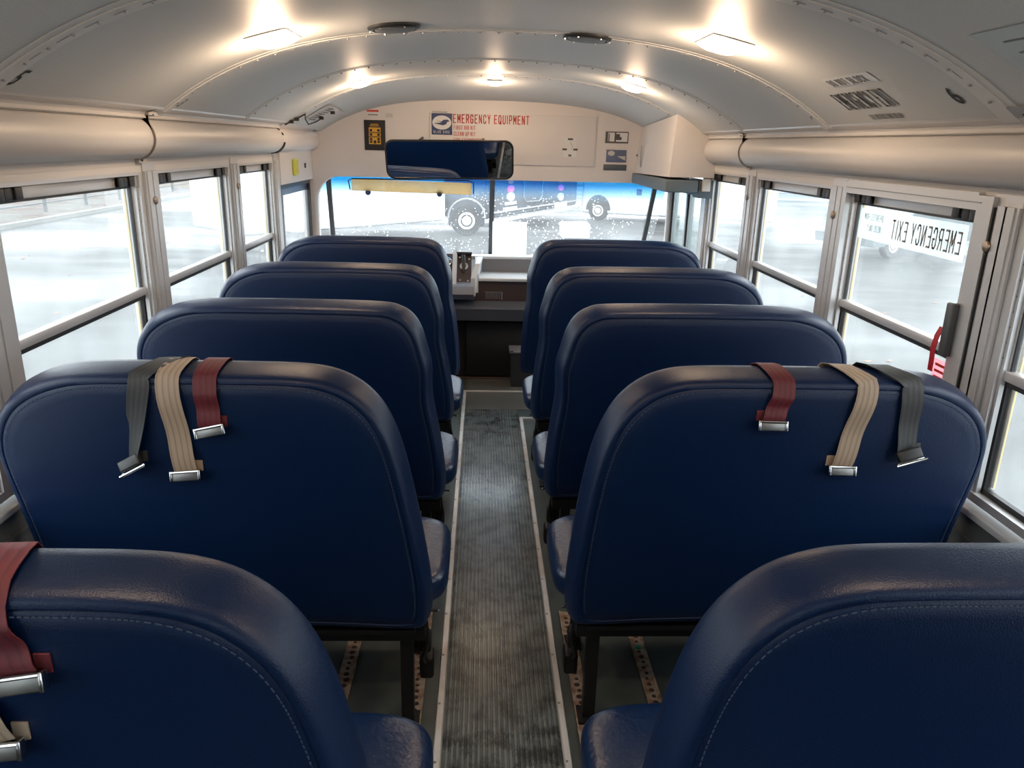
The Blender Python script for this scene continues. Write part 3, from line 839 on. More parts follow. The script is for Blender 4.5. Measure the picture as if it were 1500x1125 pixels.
for (aa, y, r) in ((60, 4.358, .010), (30, 4.360, .008), (-20, 4.362, .013), (-35, 4.357, .018), (-50, 4.36, .02), (-62, 4.352, .016), (-78, 4.35, .018)):
    t = math.radians(aa)
    c = Vector((-(1.199 - 0.0665 * math.cos(t)), y, 1.541 + 0.0665 * math.sin(t)))
    d1 = Vector((math.cos(t), 0, math.sin(t)))
    M = frame(c, (0, 1, 0), (-math.sin(t), 0, math.cos(t)))
    nn = 9; vs = [M @ Vector((r * 1.1 * random.uniform(.5, 1.2) * math.cos(2 * math.pi * k / nn), r * 1.3 * random.uniform(.5, 1.2) * math.sin(2 * math.pi * k / nn), hh)) for hh in (-.003, .003) for k in range(nn)]
    mb.add(vs, [tuple(range(nn)), tuple(range(nn, 2 * nn))] + [(k, (k + 1) % nn, (k + 1) % nn + nn, k + nn) for k in range(nn)])
tag(mb.build('sealant', INK), 'black sealant blobs on the duct joint at the front left', 'sealant', kind='stuff')
# instruction sheet on the ceiling, front left
def ceil_decal(x, ya, yb, xa, m, name, lab, cat, th=0.0008, below=0.001):
    """thin curved sheet following the ceiling between x..xa"""
    mb = MB(); n_ = 8
    vs = []
    for t in (below, below + th):
        for i in range(n_ + 1):
            xx = x + (xa - x) * i / n_
            for yy in (ya, yb): vs.append((xx, yy, cz(xx, yy) - t))
    m_ = 2 * (n_ + 1); fs = []
    for i in range(n_):
        a_ = 2 * i; fs += [(a_, a_ + 1, a_ + 3, a_ + 2), (a_ + m_, a_ + 2 + m_, a_ + 3 + m_, a_ + 1 + m_)]
    mb.add(vs, fs, True)
    return tag(mb.build(name, m), lab, cat)
sh = ceil_decal(-1.07, 4.62, 5.05, -0.93, CREAMD, 'instruction_sheet', 'white printed notice on the ceiling at the front left corner', 'sign', below=0.004)
mb = MB()
for i in range(7):
    xx = -1.06 + 0.018 * i
    mb.sheet([(xx, cz(xx, 4.85) - 0.007), (xx + 0.004, cz(xx + 0.004, 4.85) - 0.007)], 'y', 4.66, 4.84 + 0.02 * (i % 3), 0.0006)
mb.build('print_lines', INKG, sh)

# ---------------------------------------------------------------- bulkhead furniture
YB = Y_FRONT
pn = tag(MB().box(-0.415, 0.680, YB - 0.012, YB - 0.0005, 1.418, 1.735, b=0.004).build('equipment_cabinet_door', WHITEP), 'white emergency equipment compartment door on the front bulkhead', 'compartment door')
MB().box(-0.398, -0.30, YB - 0.015, YB - 0.012, 1.735, 1.742).build('hinge', ALUD, pn)
fy = YB - 0.0125
gothic('EMERGENCY EQUIPMENT', 0.056, 0.0205, 0.0075, 0.0062, frame((-0.262, fy - 0.0004, 1.672), (1, 0, 0), (0, 0, 1)), RED, parent=pn)
for i, tt in enumerate(('FIRST AID KIT', 'CLEAN UP KIT', 'FIRE EXTINGUISHER')):
    gothic(tt, 0.026, 0.0098, 0.0040, 0.0030, frame((-0.258, fy - 0.0004, 1.632 - 0.039 * i), (1, 0, 0), (0, 0, 1)), RED, parent=pn)
# emblem: blue square, white oval, dark bird streak
em = tag(MB().box(-0.402, -0.268, YB - 0.0150, YB - 0.0125, 1.598, 1.730, b=0.001).build('emblem_decal', NAVYD), 'blue square emblem with a white oval and bird left of the red lettering', 'decal')
mb = MB(); vs = []
for h in (0, 0.0008):
    for k in range(28):
        t = 2 * math.pi * k / 28; vs.append((-0.335 + 0.062 * math.cos(t), YB - 0.0152 - h, 1.673 + 0.044 * math.sin(t)))
mb.add(vs, [tuple(range(28)), tuple(range(28, 56))] + [(k, (k + 1) % 28, (k + 1) % 28 + 28, k + 28) for k in range(28)])
mb.build('oval', WHITED, em)
birdp = [(-0.388, 1.668), (-0.345, 1.672), (-0.325, 1.690), (-0.298, 1.692), (-0.283, 1.682), (-0.300, 1.678), (-0.306, 1.664), (-0.326, 1.656), (-0.352, 1.661)]
MB().prism([(x, z) for x, z in birdp], 'y', YB - 0.0172, YB - 0.0162).build('bird', NAVYD, em)
MB().prism([(-0.375, 1.683), (-0.33, 1.676), (-0.34, 1.681)], 'y', YB - 0.0172, YB - 0.0162).build('bird_wing', NAVYD, em)
gothic('BLUE BIRD', 0.018, 0.0095, 0.0042, 0.0026, frame((-0.390, YB - 0.0154, 1.606), (1, 0, 0), (0, 0, 1)), WHITED, parent=em)
# diamond control diagram
dg_ = tag(MB().box(0.470, 0.555, YB - 0.0134, YB - 0.0125, 1.475, 1.600).build('control_diagram', WHITED), 'small white diagram sticker low on the compartment door', 'sticker')
mb = MB()
cx_, cz_ = 0.512, 1.535
for dx, dz, ww in ((0, 0.055, .034), (0, -0.048, .02), (-0.036, -0.01, .03), (0.036, -0.01, .03)):
    mb.box(cx_ + dx - ww / 2, cx_ + dx + ww / 2, YB - 0.0142, YB - 0.0135, cz_ + dz - 0.006, cz_ + dz + 0.006)
mb.tube([(cx_, YB - 0.0142, cz_ + .035), (cx_ + .016, YB - 0.0142, cz_ + .01), (cx_, YB - 0.0142, cz_ - .02), (cx_ - .016, YB - 0.0142, cz_ + .01), (cx_, YB - 0.0142, cz_ + .035)], 0.0012, n=5)
mb.build('diagram_lines', INKG, dg_)
# black/amber sign on the left of the door
sg = tag(MB().box(-0.842, -0.705, YB - 0.006, YB - 0.0005, 1.490, 1.678, b=0.001).build('warning_sign', INK), 'black sign with amber bus lamp diagram on the bulkhead', 'sign')
mb = MB().box(-0.812, -0.735, YB - 0.0072, YB - 0.0062, 1.528, 1.632)
mb.build('amber_panel', AMBER, sg)
mb = MB()
for zz in (1.615, 1.588, 1.560, 1.543):
    for xx in (-0.798, -0.749):
        mb.box(xx - 0.008, xx + 0.008, YB - 0.0082, YB - 0.0073, zz - 0.008, zz + 0.007)
for zz in (1.601, 1.574): mb.box(-0.812, -0.735, YB - 0.0082, YB - 0.0073, zz - 0.003, zz + 0.002)
mb.box(-0.782, -0.765, YB - 0.0082, YB - 0.0073, 1.532, 1.552)
mb.build('lamp_symbols', INK, sg)
mb = MB().box(-0.80, -0.75, YB - 0.0072, YB - 0.0062, 1.650, 1.654).box(-0.805, -0.745, YB - 0.0072, YB - 0.0062, 1.640, 1.644); mb.build('small_print', AMBER, sg)
sg = tag(MB().box(-0.825, -0.735, YB - 0.003, YB - 0.0005, 1.700, 1.742).build('notice_label', WHITED), 'white label with a red heading above the black sign', 'label')
MB().box(-0.822, -0.745, YB - 0.0042, YB - 0.0032, 1.728, 1.740).build('heading_bar', RED, sg)
MB().box(-0.815, -0.750, YB - 0.0042, YB - 0.0032, 1.708, 1.713).build('small_print', INKG, sg)
tag(MB().box(-0.70, -0.655, YB - 0.002, YB - 0.0005, 1.695, 1.722).build('notice_label', CREAMD), 'small plain cream label right of the red headed label', 'label')
# right labels
sg = tag(MB().box(0.745, 0.898, YB - 0.004, YB - 0.0005, 1.572, 1.645, b=0.001).build('notice_label', INKG), 'grey framed white label, topmost of three right of the compartment door', 'label')
MB().box(0.762, 0.892, YB - 0.0052, YB - 0.0042, 1.582, 1.638).build('white_field', WHITED, sg)
MB().box(0.765, 0.772, YB - 0.0062, YB - 0.0053, 1.582, 1.632).build('side_bar', INKG, sg)
mb = MB().box(0.805, 0.816, YB - 0.0062, YB - 0.0053, 1.582, 1.638).box(0.815, 0.840, YB - 0.0062, YB - 0.0053, 1.592, 1.630).box(0.840, 0.852, YB - 0.0062, YB - 0.0053, 1.592, 1.612)
mb.build('print_blocks', INKG, sg)
sg = tag(MB().box(0.757, 0.892, YB - 0.004, YB - 0.0005, 1.450, 1.530, b=0.001).build('notice_label', mat('slate_blue', (0.13, 0.16, 0.28), 0.45)), 'slate blue label with a white oval emblem, middle of three', 'label')
mb = MB(); vs = []
for h in (0, 0.0008):
    for k in range(20):
        t = 2 * math.pi * k / 20; vs.append((0.790 + 0.023 * math.cos(t), YB - 0.0042 - h, 1.507 + 0.016 * math.sin(t)))
mb.add(vs, [tuple(range(20)), tuple(range(20, 40))] + [(k, (k + 1) % 20, (k + 1) % 20 + 20, k + 20) for k in range(20)])
mb.box(0.845, 0.885, YB - 0.0052, YB - 0.0042, 1.480, 1.484).prism([(0.83, 1.490), (0.885, 1.490), (0.885, 1.462)], 'y', YB - 0.005, YB - 0.0042)
mb.build('emblem', CREAMD, sg)
tag(MB().box(0.742, 0.898, YB - 0.006, YB - 0.0005, 1.398, 1.436, b=0.012).build('notice_label', mat('dark_slate', (0.08, 0.10, 0.12), 0.4)), 'dark rounded plate, lowest of three right of the compartment door', 'label')

# cabinet over the entrance door and padded header
mb = MB()
def zc(x, y): return cz(x, y) - 0.001
vs = [(0.955, 4.30, 1.398), (1.204, 4.30, 1.398), (1.204, 5.299, 1.385), (0.955, 5.299, 1.385),
      (0.975, 4.30, zc(0.975, 4.30)), (1.204, 4.30, 1.60), (1.204, 5.299, 1.58), (0.985, 5.299, zc(0.985, 5.30))]
mb.add(vs, [(0, 3, 2, 1), (4, 5, 6, 7), (0, 1, 5, 4), (1, 2, 6, 5), (2, 3, 7, 6), (3, 0, 4, 7)])
cb = tag(mb.build('door_operator_cabinet', WHITEP), 'white metal cabinet over the entrance door at the front right', 'cabinet')
MB().box(0.9515, 0.9545, 5.10, 5.12, 1.43, 1.56).build('hinge', ALUD, cb)
MB().lathe([(0.010, 0.0), (0.008, -0.008), (0.003, -0.010)], (0.955, 5.235, 1.50), axis='x', n=12).build('latch_button', CHROME, cb)
pd = tag(MB().box(0.935, 1.118, 4.28, 5.28, 1.318, 1.384, b=0.008).build('header_pad', HEADPAD), 'grey padded bumper under the white cabinet over the door', 'pad')
tag(MB().box(1.121, 1.200, 4.282, 4.40, 1.290, 1.384).box(1.121, 1.190, 4.40, 5.20, 1.300, 1.33).build('door_bracket', mat('dark_blue_grey', (0.06, 0.085, 0.10), 0.5)), 'dark bracket beside the padded bumper over the door', 'bracket')
tag(MB().box(1.136, 1.178, 4.262, 4.2815, 1.328, 1.392).build('junction_plate', CREAMD), 'small cream plate on the dark bracket over the door', 'plate')

# entrance door: two glazed leaves
for k, (ya, yb, nm) in enumerate(((4.50, 4.86, 'rear leaf'), (4.88, 5.26, 'front leaf'))):
    mb = MB()
    for (p, q) in ((ya, ya + 0.035), (yb - 0.035, yb)): mb.box(1.222, 1.252, p, q, -0.05, 1.38)
    for (p, q) in ((1.30, 1.38), (0.55, 0.60), (-0.05, 0.02)): mb.box(1.222, 1.252, ya + 0.035, yb - 0.035, p, q)
    d = tag(mb.build('door_%d' % (k + 1), ALUD), 'glazed entrance door, %s, front right of the bus' % nm, 'door', kind='structure')
    MB().box(1.235, 1.239, ya + 0.035, yb - 0.035, 0.60, 1.30).build('upper_pane', GLASSD, d)
    MB().box(1.235, 1.239, ya + 0.035, yb - 0.035, 0.02, 0.55).build('lower_pane', GLASSD, d)
    MB().box(1.214, 1.2215, yb - 0.02, yb - 0.002, 0.0, 1.36).build('rubber_edge', RUBBER, d)
o = MB().box(1.19, 1.25, 5.27, 5.299, 0.0, 1.38).build('trim_%d' % tn, WHITEP); tag(o, 'white post between entrance door and windscreen', 'post', kind='structure'); tn += 1
o = MB().box(1.200, 1.252, 4.462, 4.495, 0.0, 1.396).build('trim_%d' % tn, WHITEP); tag(o, 'white post between front right window and entrance door', 'post', kind='structure'); tn += 1

# ---------------------------------------------------------------- mirror, visor
mr = empty('interior_mirror', (-0.262, 4.74, 1.455), 'wide black framed rear view mirror hanging before the bulkhead', 'mirror')
def rrect(w_, h_, r_, n_=8):
    p = []
    for cx0, cy0, a0 in ((w_ / 2 - r_, h_ / 2 - r_, 0), (-w_ / 2 + r_, h_ / 2 - r_, 90), (-w_ / 2 + r_, -h_ / 2 + r_, 180), (w_ / 2 - r_, -h_ / 2 + r_, 270)):
        for i in range(n_ + 1):
            t = math.radians(a0 + 90 * i / n_); p.append((cx0 + r_ * math.cos(t), cy0 + r_ * math.sin(t)))
    return p
MM = Matrix.Rotation(math.radians(-3), 4, 'Z') @ Matrix.Rotation(math.radians(15), 4, 'X') @ Matrix.Rotation(math.radians(-1), 4, 'Y')
mb = MB(); vs = []; fs = []
rings = [(0.756, 0.228, 0.05, 0.0), (0.762, 0.234, 0.052, -0.010), (0.758, 0.230, 0.05, -0.016), (0.742, 0.214, 0.044, -0.017), (0.738, 0.210, 0.042, -0.012)]
N_ = len(rrect(1, .5, .1))
for (w_, h_, r_, yy) in rings: vs += [MM @ Vector((x, yy, z)) for x, z in rrect(w_, h_, r_)]
for i in range(len(rings) - 1):
    for k in range(N_): fs.append((i * N_ + k, i * N_ + (k + 1) % N_, (i + 1) * N_ + (k + 1) % N_, (i + 1) * N_ + k))
fs.append(tuple(range(N_)))
mb.add(vs, fs, True).build('mirror_frame', BLACKPL, mr)
mb = MB(); vs = [MM @ Vector((x, yy, z)) for yy in (-0.0125, -0.006) for x, z in rrect(0.738, 0.210, 0.042)]
mb.add(vs, [tuple(range(N_)), tuple(range(N_, 2 * N_))]).build('mirror_glass', mat('mirror_silver', (0.95, 0.97, 1.0), 0.01, metal=1.0), mr)
for sx_ in (-0.2, 0.2): MB().tube([(sx_, 0.004, 0.02), (sx_, 0.25, 0.10), (sx_, 0.545, 0.12)], 0.008).build('mounting_arm', BLACKMETAL, mr)
vz = empty('sun_visor', (-0.545, 5.34, 1.262), 'long beige sun visor across the left half of the windscreen', 'sun visor')
MV = Matrix.Rotation(math.radians(-12), 4, 'X') @ Matrix.Rotation(math.radians(0.8), 4, 'Y')
MB().box(-0.400, 0.405, -0.008, 0.008, -0.042, 0.036, M=MV, b=0.006).build('visor_blade', VISOR, vz)
for xx in (-0.29, 0.19): MB().lathe([(0.018, -0.012), (0.018, 0.004)], (xx, 0.0, -0.046), axis='y', n=14).build('clip', NAVYD, vz)
mb = MB().tube([(-0.41, 0, -0.03), (-0.42, -0.002, 0.03), (-0.39, -0.004, 0.042), (0.38, -0.004, 0.046), (0.42, 0, 0.03), (0.42, -0.002, -0.04)], 0.004)
mb.build('visor_rod', BLACKMETAL, vz)

# ---------------------------------------------------------------- dashboard
db = empty('dashboard', (0, 5.25, 0.4), 'grey dashboard with open tray under the windscreen', 'dashboard')
def D(mb, name, m): return mb.build(name, m, db, loc=(0, -5.25, -0.4))
vs = [(-1.18, 5.36, 0.800), (1.15, 5.36, 0.800), (1.15, 5.93, 0.735), (-1.18, 5.93, 0.735), (-1.18, 5.36, 0.775), (1.15, 5.36, 0.775), (1.15, 5.93, 0.70), (-1.18, 5.93, 0.70)]
mb = MB().add(vs, [(0, 1, 2, 3), (4, 7, 6, 5), (0, 4, 5, 1), (1, 5, 6, 2), (2, 6, 7, 3), (3, 7, 4, 0)])
mb.box(-0.11, 0.90, 5.33, 5.365, 0.782, 0.803, b=0.006)
D(mb, 'dash_top', DASHL)
D(MB().box(-0.065, 0.90, 5.325, 5.355, 0.66, 0.785), 'tray_back', DASHG)
mb = MB()
mb.add([(-0.135, 5.02, 0.58), (-0.105, 5.02, 0.58), (-0.055, 5.34, 0.80), (-0.095, 5.34, 0.80), (-0.135, 5.02, 0.70), (-0.105, 5.02, 0.70), (-0.075, 5.10, 0.785), (-0.105, 5.10, 0.785)], [(0, 1, 2, 3), (4, 7, 6, 5), (0, 4, 5, 1), (1, 5, 6, 2), (2, 6, 7, 3), (3, 7, 4, 0)])
mb.prism([(5.045, 0.60), (5.055, 0.72), (5.34, 0.80), (5.34, 0.60)], 'x', -0.110, -0.085)
D(mb, 'tray_side', DASHL)
D(MB().box(-0.085, 0.90, 5.055, 5.33, 0.674, 0.697, b=0.006), 'tray_shelf', DASHL)
D(MB().box(-0.115, 0.90, 5.075, 5.30, 0.535, 0.673), 'lower_panel', BROWN)
mb = MB()
for i in range(9): mb.box(-0.035 + i * 0.0115, -0.030 + i * 0.0115, 5.070, 5.0745, 0.555, 0.598)
mb.box(-0.042, 0.072, 5.071, 5.0748, 0.598, 0.602)
D(mb, 'vent_grille', DASHG)
D(MB().box(0.072, 0.0745, 5.069, 5.0748, 0.55, 0.603), 'vent_edge', DASHL)
mb = MB().prism([(4.99, 0.500), (5.06, 0.540), (5.30, 0.540), (5.30, 0.42), (5.01, 0.418)], 'x', -0.90, 0.90)
D(mb, 'knee_bolster', mat('bolster', (0.075, 0.08, 0.10), 0.55))
mb = MB().prism([(4.97, 0.60), (5.02, 0.645), (5.13, 0.66), (5.13, 0.545), (5.0, 0.56)], 'x', -0.90, -0.114)
D(mb, 'instrument_shelf', DASHG)
mb = MB().prism([(5.10, 0.645), (5.30, 0.82), (5.345, 0.82), (5.345, 0.60), (5.10, 0.60)], 'x', -0.90, -0.135)
D(mb, 'instrument_panel', BROWN)
for xa_, xb_ in ((-0.262, -0.232), (-0.62, -0.58)):
    D(MB().prism([(5.06, 0.645), (5.085, 0.672), (5.29, 0.845), (5.31, 0.832), (5.11, 0.655)], 'x', xa_, xb_), 'panel_rib', DASHL)
for (x_, z_, r_) in ((-0.185, 0.745, 0.028), (-0.30, 0.77, 0.035), (-0.38, 0.76, 0.03), (-0.47, 0.77, 0.04)):
    t_ = (z_ - 0.645) / 0.175; y_ = 5.10 + 0.20 * t_
    Mg = Matrix.Translation((x_, y_, z_)) @ Matrix.Rotation(math.radians(-48), 4, 'X')
    mb = MB(); vs = []
    for rr, hh in ((r_, 0.012), (r_, -0.012), (r_ * .8, -0.014), (r_ * .75, -0.006)):
        vs += [Mg @ Vector((rr * math.cos(2 * math.pi * k / 20), hh, rr * math.sin(2 * math.pi * k / 20))) for k in range(20)]
    fs = [tuple(range(60, 80))]
    for i in range(3):
        for k in range(20): fs.append((i * 20 + k, i * 20 + (k + 1) % 20, (i + 1) * 20 + (k + 1) % 20, (i + 1) * 20 + k))
    mb.add(vs, fs, True); D(mb, 'gauge', CHROME if x_ < -0.2 else DASHL)
for (x_, z_) in ((-0.155, 0.665), (-0.21, 0.668), (-0.15, 0.79), (-0.215, 0.80), (-0.24, 0.71)):
    y_ = 5.10 + 0.20 * (z_ - 0.645) / 0.175
    D(MB().box(x_ - .006, x_ + .006, y_ - .012, y_, z_ - .004, z_ + .006, b=0.002), 'switch', DASHL)
mb = MB().box(-0.24, -0.13, 5.27, 5.31, 0.818, 0.838, b=0.008).tube([(-0.19, 5.25, 0.82), (-0.185, 5.20, 0.74), (-0.19, 5.18, 0.71)], 0.013)
D(mb, 'gear_selector', BLACKPL)
# steering wheel (mostly behind the front left backrest)
sw = empty('steering_wheel', (-0.56, 4.98, 0.80), 'black steering wheel behind the front left barrier', 'steering wheel')
MS = Matrix.Rotation(math.radians(40), 4, 'X')
pts = [MS @ Vector((0.21 * math.cos(2 * math.pi * k / 36), 0.21 * math.sin(2 * math.pi * k / 36), 0)) for k in range(37)]
MB().tube(pts, 0.014, n=8, cap=False).build('rim', BLACKPL, sw)
mb = MB()
for t in (0, 120, 240):
    c_, s_ = math.cos(math.radians(t - 90)), math.sin(math.radians(t - 90))
    mb.tube([MS @ Vector((0.03 * c_, 0.03 * s_, -0.02)), MS @ Vector((0.205 * c_, 0.205 * s_, 0))], 0.010, n=8)
mb.build('spokes', BLACKPL, sw)
MB().tube([MS @ Vector((0, 0, 0.0)), MS @ Vector((0, 0, -0.16))], 0.05, n=16, r2=0.03).build('hub', BLACKPL, sw)
tag(MB().box(-0.165, 0.60, 5.065, 5.098, 0.012, 0.400, b=0.01).build('engine_cover', CARPET), 'black panel over the engine under the dashboard', 'engine cover')
tag(MB().box(-0.60, 0.62, 5.03, 5.062, 0.0, 0.010).build('floor_plate', mat('brown_plate', (0.09, 0.06, 0.05), 0.5)), 'worn brown threshold plate on the floor below the engine panel', 'plate')
tb = tag(MB().prism([(0.140, 0.002), (0.135, 0.235), (0.330, 0.235), (0.320, 0.002)], 'y', 4.86, 5.02).build('waste_bin', mat('bin_grey', (0.028, 0.030, 0.034), 0.5)), 'small dark grey bin on the floor beside the engine panel', 'bin')
mb = MB().box(0.125, 0.340, 4.85, 5.03, 0.236, 0.248, b=0.004).box(0.128, 0.150, 4.845, 4.87, 0.249, 0.262, b=0.004)
mb.build('bin_rim', DASHG, tb)
tag(MB().box(0.012, 0.262, 5.66, 5.662, 0.772, 1.010, M=None).build('paper_sheet', PAPER), 'white sheet of paper standing on the dashboard against the windscreen', 'paper')
# driver seat, seen only as a sliver and in the mirror
ds = empty('driver_seat', (-0.62, 4.62, 0.0), 'driver seat behind the front left barrier', 'driver seat')
GREYV = mat('slate_fabric', (0.06, 0.15, 0.36), 0.7)
MB().box(-0.24, 0.24, -0.02, 0.38, 0.36, 0.46, b=0.04).build('seat', GREYV, ds)
MB().box(-0.22, 0.22, -0.12, -0.03, 0.40, 0.92, b=0.04).build('backrest', GREYV, ds)
MB().box(-0.15, 0.15, 0.05, 0.30, 0.0, 0.355).build('pedestal', BLACKMETAL, ds)

# ================================================================== SEATS
OUT = [(0.222, 0.340), (0.186, 0.362), (0.184, 0.46), (0.202, 0.60), (0.224, 0.73), (0.247, 0.84), (0.272, 0.918), (0.305, 0.975), (0.352, 1.018), (0.410, 1.043), (0.485, 1.053), (0.60, 1.055), (0.78, 1.055), (0.93, 1.053), (1.010, 1.044), (1.080, 1.020), (1.132, 0.985), (1.165, 0.94), (1.181, 0.885), (1.179, 0.82), (1.162, 0.72), (1.142, 0.60), (1.130, 0.46), (1.124, 0.378), (1.095, 0.356), (0.90, 0.356), (0.65, 0.354), (0.40, 0.348)]
RECL = 0.055
def rec(z): return (1.05 - z) * RECL
TIGHT = {0.918: (0.240, 0.905), 0.975: (0.256, 0.962), 1.018: (0.282, 1.008), 1.043: (0.322, 1.037), 1.053: (0.390, 1.051)}
def outline(bottom=None, tight=False, s=1):
    P = list(OUT)
    if tight: P = [TIGHT[z] if (x < 0.5 and z in TIGHT) else (x, z) for x, z in P]
    if tight: P = [((0.226, z) if z == 0.84 else (x, z)) for x, z in P]
    if s > 0: P = [((x - 0.012 - 0.022 * max(0, min(1, (z - 0.4) / 0.4)), z) if x < 0.5 else (x, z)) for x, z in P]
    if bottom is not None: P = [(x, z if z > 0.5 else bottom + (z - 0.342)) for x, z in P]
    C = catmull([(x, z, 0) for x, z in P], 5, True)
    n_ = len(C); nor = []
    for i in range(n_):
        d = C[(i + 1) % n_] - C[i - 1]; d.normalize(); nor.append(Vector((-d.y, d.x, 0)))
    c0 = Vector((0.68, 0.7, 0))
    if sum((C[i] - c0).dot(nor[i]) for i in range(n_)) > 0: nor = [-q for q in nor]
    return C, nor     # nor points inward
def back_mesh(s, bottom=None, tight=False):
    C, nor = outline(bottom, tight, s); n_ = len(C)
    rings = [(0.005, 0.055), (0.004, 0.035), (0.0, 0.014), (-0.005, 0.005), (-0.014, 0.0005), (-0.030, 0.0005), (-0.058, 0.0055), (-0.082, 0.0115), (-0.092, 0.0155), (-0.0975, 0.0195), (-0.1005, 0.025), (-0.1010, 0.031), (-0.0992, 0.0335), (-0.1012, 0.036), (-0.1035, 0.060), (-0.1055, 0.10)]
    vs = []; fs = []
    for y, ins in rings:
        for i in range(n_):
            p = Vector((0.68 + (C[i].x - 0.68) * (1 - ins / 0.5), 0.70 + (C[i].y - 0.70) * (1 - ins / 0.355), 0))
            vs.append((s * p.x, y + rec(p.y), p.y))
    for j in range(len(rings) - 1):
        for i in range(n_): fs.append((j * n_ + i, j * n_ + (i + 1) % n_, (j + 1) * n_ + (i + 1) % n_, (j + 1) * n_ + i))
    fs.append(tuple(range(n_))); fs.append(tuple(range(len(vs) - n_, len(vs))))
    return MB().add(vs, fs, True)
def stitch_mesh(s, bottom=None, tight=False):
    C, nor = outline(bottom, tight, s); mb = MB()
    pts = [Vector((0.68 + (p.x - 0.68) * (1 - 0.040 / 0.5), 0.70 + (p.y - 0.70) * (1 - 0.040 / 0.355), 0)) for p in C]
    pts = [Vector((s * p.x, -0.1035 + rec(p.y), p.y)) for p in pts if p.y > 0.40]
    # walk in dashes
    acc = 0
    i0 = next(i for i in range(len(pts)) if (pts[i] - pts[i - 1]).length > 0.3) if any((pts[i] - pts[i - 1]).length > 0.3 for i in range(len(pts))) else 0
    pts = pts[i0:] + pts[:i0]
    for i in range(len(pts) - 1):
        a, b = pts[i], pts[i + 1]; L = (b - a).length
        if L > 0.3: continue
        k = max(1, round(L / 0.0085)); d = (b - a) / k
        for q in range(k):
            p0 = a + d * q; p1 = p0 + d * 0.6; nrm = Vector((d.z, 0, -d.x)).normalized() * 0.0008
            y1 = Vector((0, -0.0011, 0))
            mb.add([p0 - nrm, p0 + nrm, p1 + nrm, p1 - nrm, p0 - nrm + y1, p0 + nrm + y1, p1 + nrm + y1, p1 - nrm + y1], [(0, 1, 2, 3), (4, 7, 6, 5), (0, 4, 5, 1), (1, 5, 6, 2), (2, 6, 7, 3), (3, 7, 4, 0)])
    return mb
def cushion_mesh(s):
    mb = MB(); nx, ny = 26, 16
    x0, x1, y0, y1, z0, z1 = 0.145, 1.165, 0.035, 0.425, 0.335, 0.455
    # superellipsoid-ish pillow
    nu, nv = 64, 22; vs = []; fs = []
    for j in range(nv + 1):
        ph = -math.pi / 2 + math.pi * j / nv
        for i in range(nu):
            th = 2 * math.pi * i / nu
            def sp(c, e): return math.copysign(abs(c) ** e, c)
            cx_, sx_ = sp(math.cos(th), 0.22), sp(math.sin(th), 0.34)
            ch, shh = sp(math.cos(ph), 0.30), sp(math.sin(ph), 0.55)
            X = (x0 + x1) / 2 + (x1 - x0) / 2 * ch * cx_
            Yv = (y0 + y1) / 2 + (y1 - y0) / 2 * ch * sx_
            Z = (z0 + z1) / 2 + (z1 - z0) / 2 * shh
            vs.append((s * X, Yv, Z))
    for j in range(nv):
        for i in range(nu): fs.append((j * nu + i, j * nu + (i + 1) % nu, (j + 1) * nu + (i + 1) % nu, (j + 1) * nu + i))
    return mb.add(vs, fs, True)
def make_seat(s, tight):
    t = empty('bench_seat')
    bk = back_mesh(s, None, tight).build('backrest', VINYL, t)
    stitch_mesh(s, None, tight).build('stitching', THREAD, bk)
    cushion_mesh(s).build('seat', CUSH, t)
    mb = MB().box(s * 0.20, s * 1.16, -0.028, 0.015, 0.300, 0.334).box(s * 0.20, s * 0.235, 0.0, 0.40, 0.302, 0.333).box(s * 0.20, s * 1.16, 0.36, 0.395, 0.302, 0.333).box(s * 1.12, s * 1.158, 0.0, 0.40, 0.302, 0.333)
    mb.box(s * 0.225, s * 1.10, -0.050, 0.05, 0.334, 0.347)
    mb.build('seat_frame', BLACKMETAL, t)
    for y in (0.0, 0.33):
        mb = MB(); yo = 0.02 if y == 0 else -0.02
        mb.add([(s * (0.252 + dx), y + dy, z) for z, dy0 in ((0.0, yo * 0), (0.300, 0)) for dx in (-0.017, 0.017) for dy in (0.0, 0.030)], [(0, 1, 3, 2), (4, 6, 7, 5), (0, 4, 5, 1), (2, 3, 7, 6), (0, 2, 6, 4), (1, 5, 7, 3)])
        mb.box(s * 0.222, s * 0.272, y - 0.02, y + 0.05, 0.0085, 0.014)
        mb.build('leg', BLACKMETAL, t)
    mb = MB().tube([(s * 0.200, 0.03, 0.355), (s * 0.168, 0.035, 0.350)], 0.004, n=8)
    hb = mb.build('hinge_pin', BLACKMETAL, t)
    MB().lathe([(0.005, 0), (0.005, s * 0.004), (0.001, s * 0.006)], (s * 0.166, 0.035, 0.350), axis='x', n=12).build('pin_tip', CHROME, hb)
    mb = MB()
    random.seed(3)
    mb.tube([(s * 0.205, 0.02, 0.34), (s * 0.198, 0.03, 0.26), (s * 0.212, 0.05, 0.19), (s * 0.205, 0.09, 0.14)], 0.008, n=8)
    mb.box(s * 0.185, s * 0.225, 0.07, 0.13, 0.10, 0.17, b=0.01).box(s * 0.19, s * 0.225, 0.05, 0.09, 0.20, 0.26, b=0.01)
    mb.build('latch_bracket', BLACKMETAL, t)
    return t
def make_barrier(s):
    t = empty('crash_barrier')
    back_mesh(s, 0.262, True).build('padded_panel', VINYL, t)
    mb = MB().box(s * 0.26, s * 1.10, -0.05, 0.0, 0.19, 0.262)
    for xx in (0.26, 1.06): mb.box(s * xx, s * (xx + 0.04), -0.045, 0.0, 0.0, 0.2)
    mb.build('barrier_frame', BLACKMETAL, t)
    return t
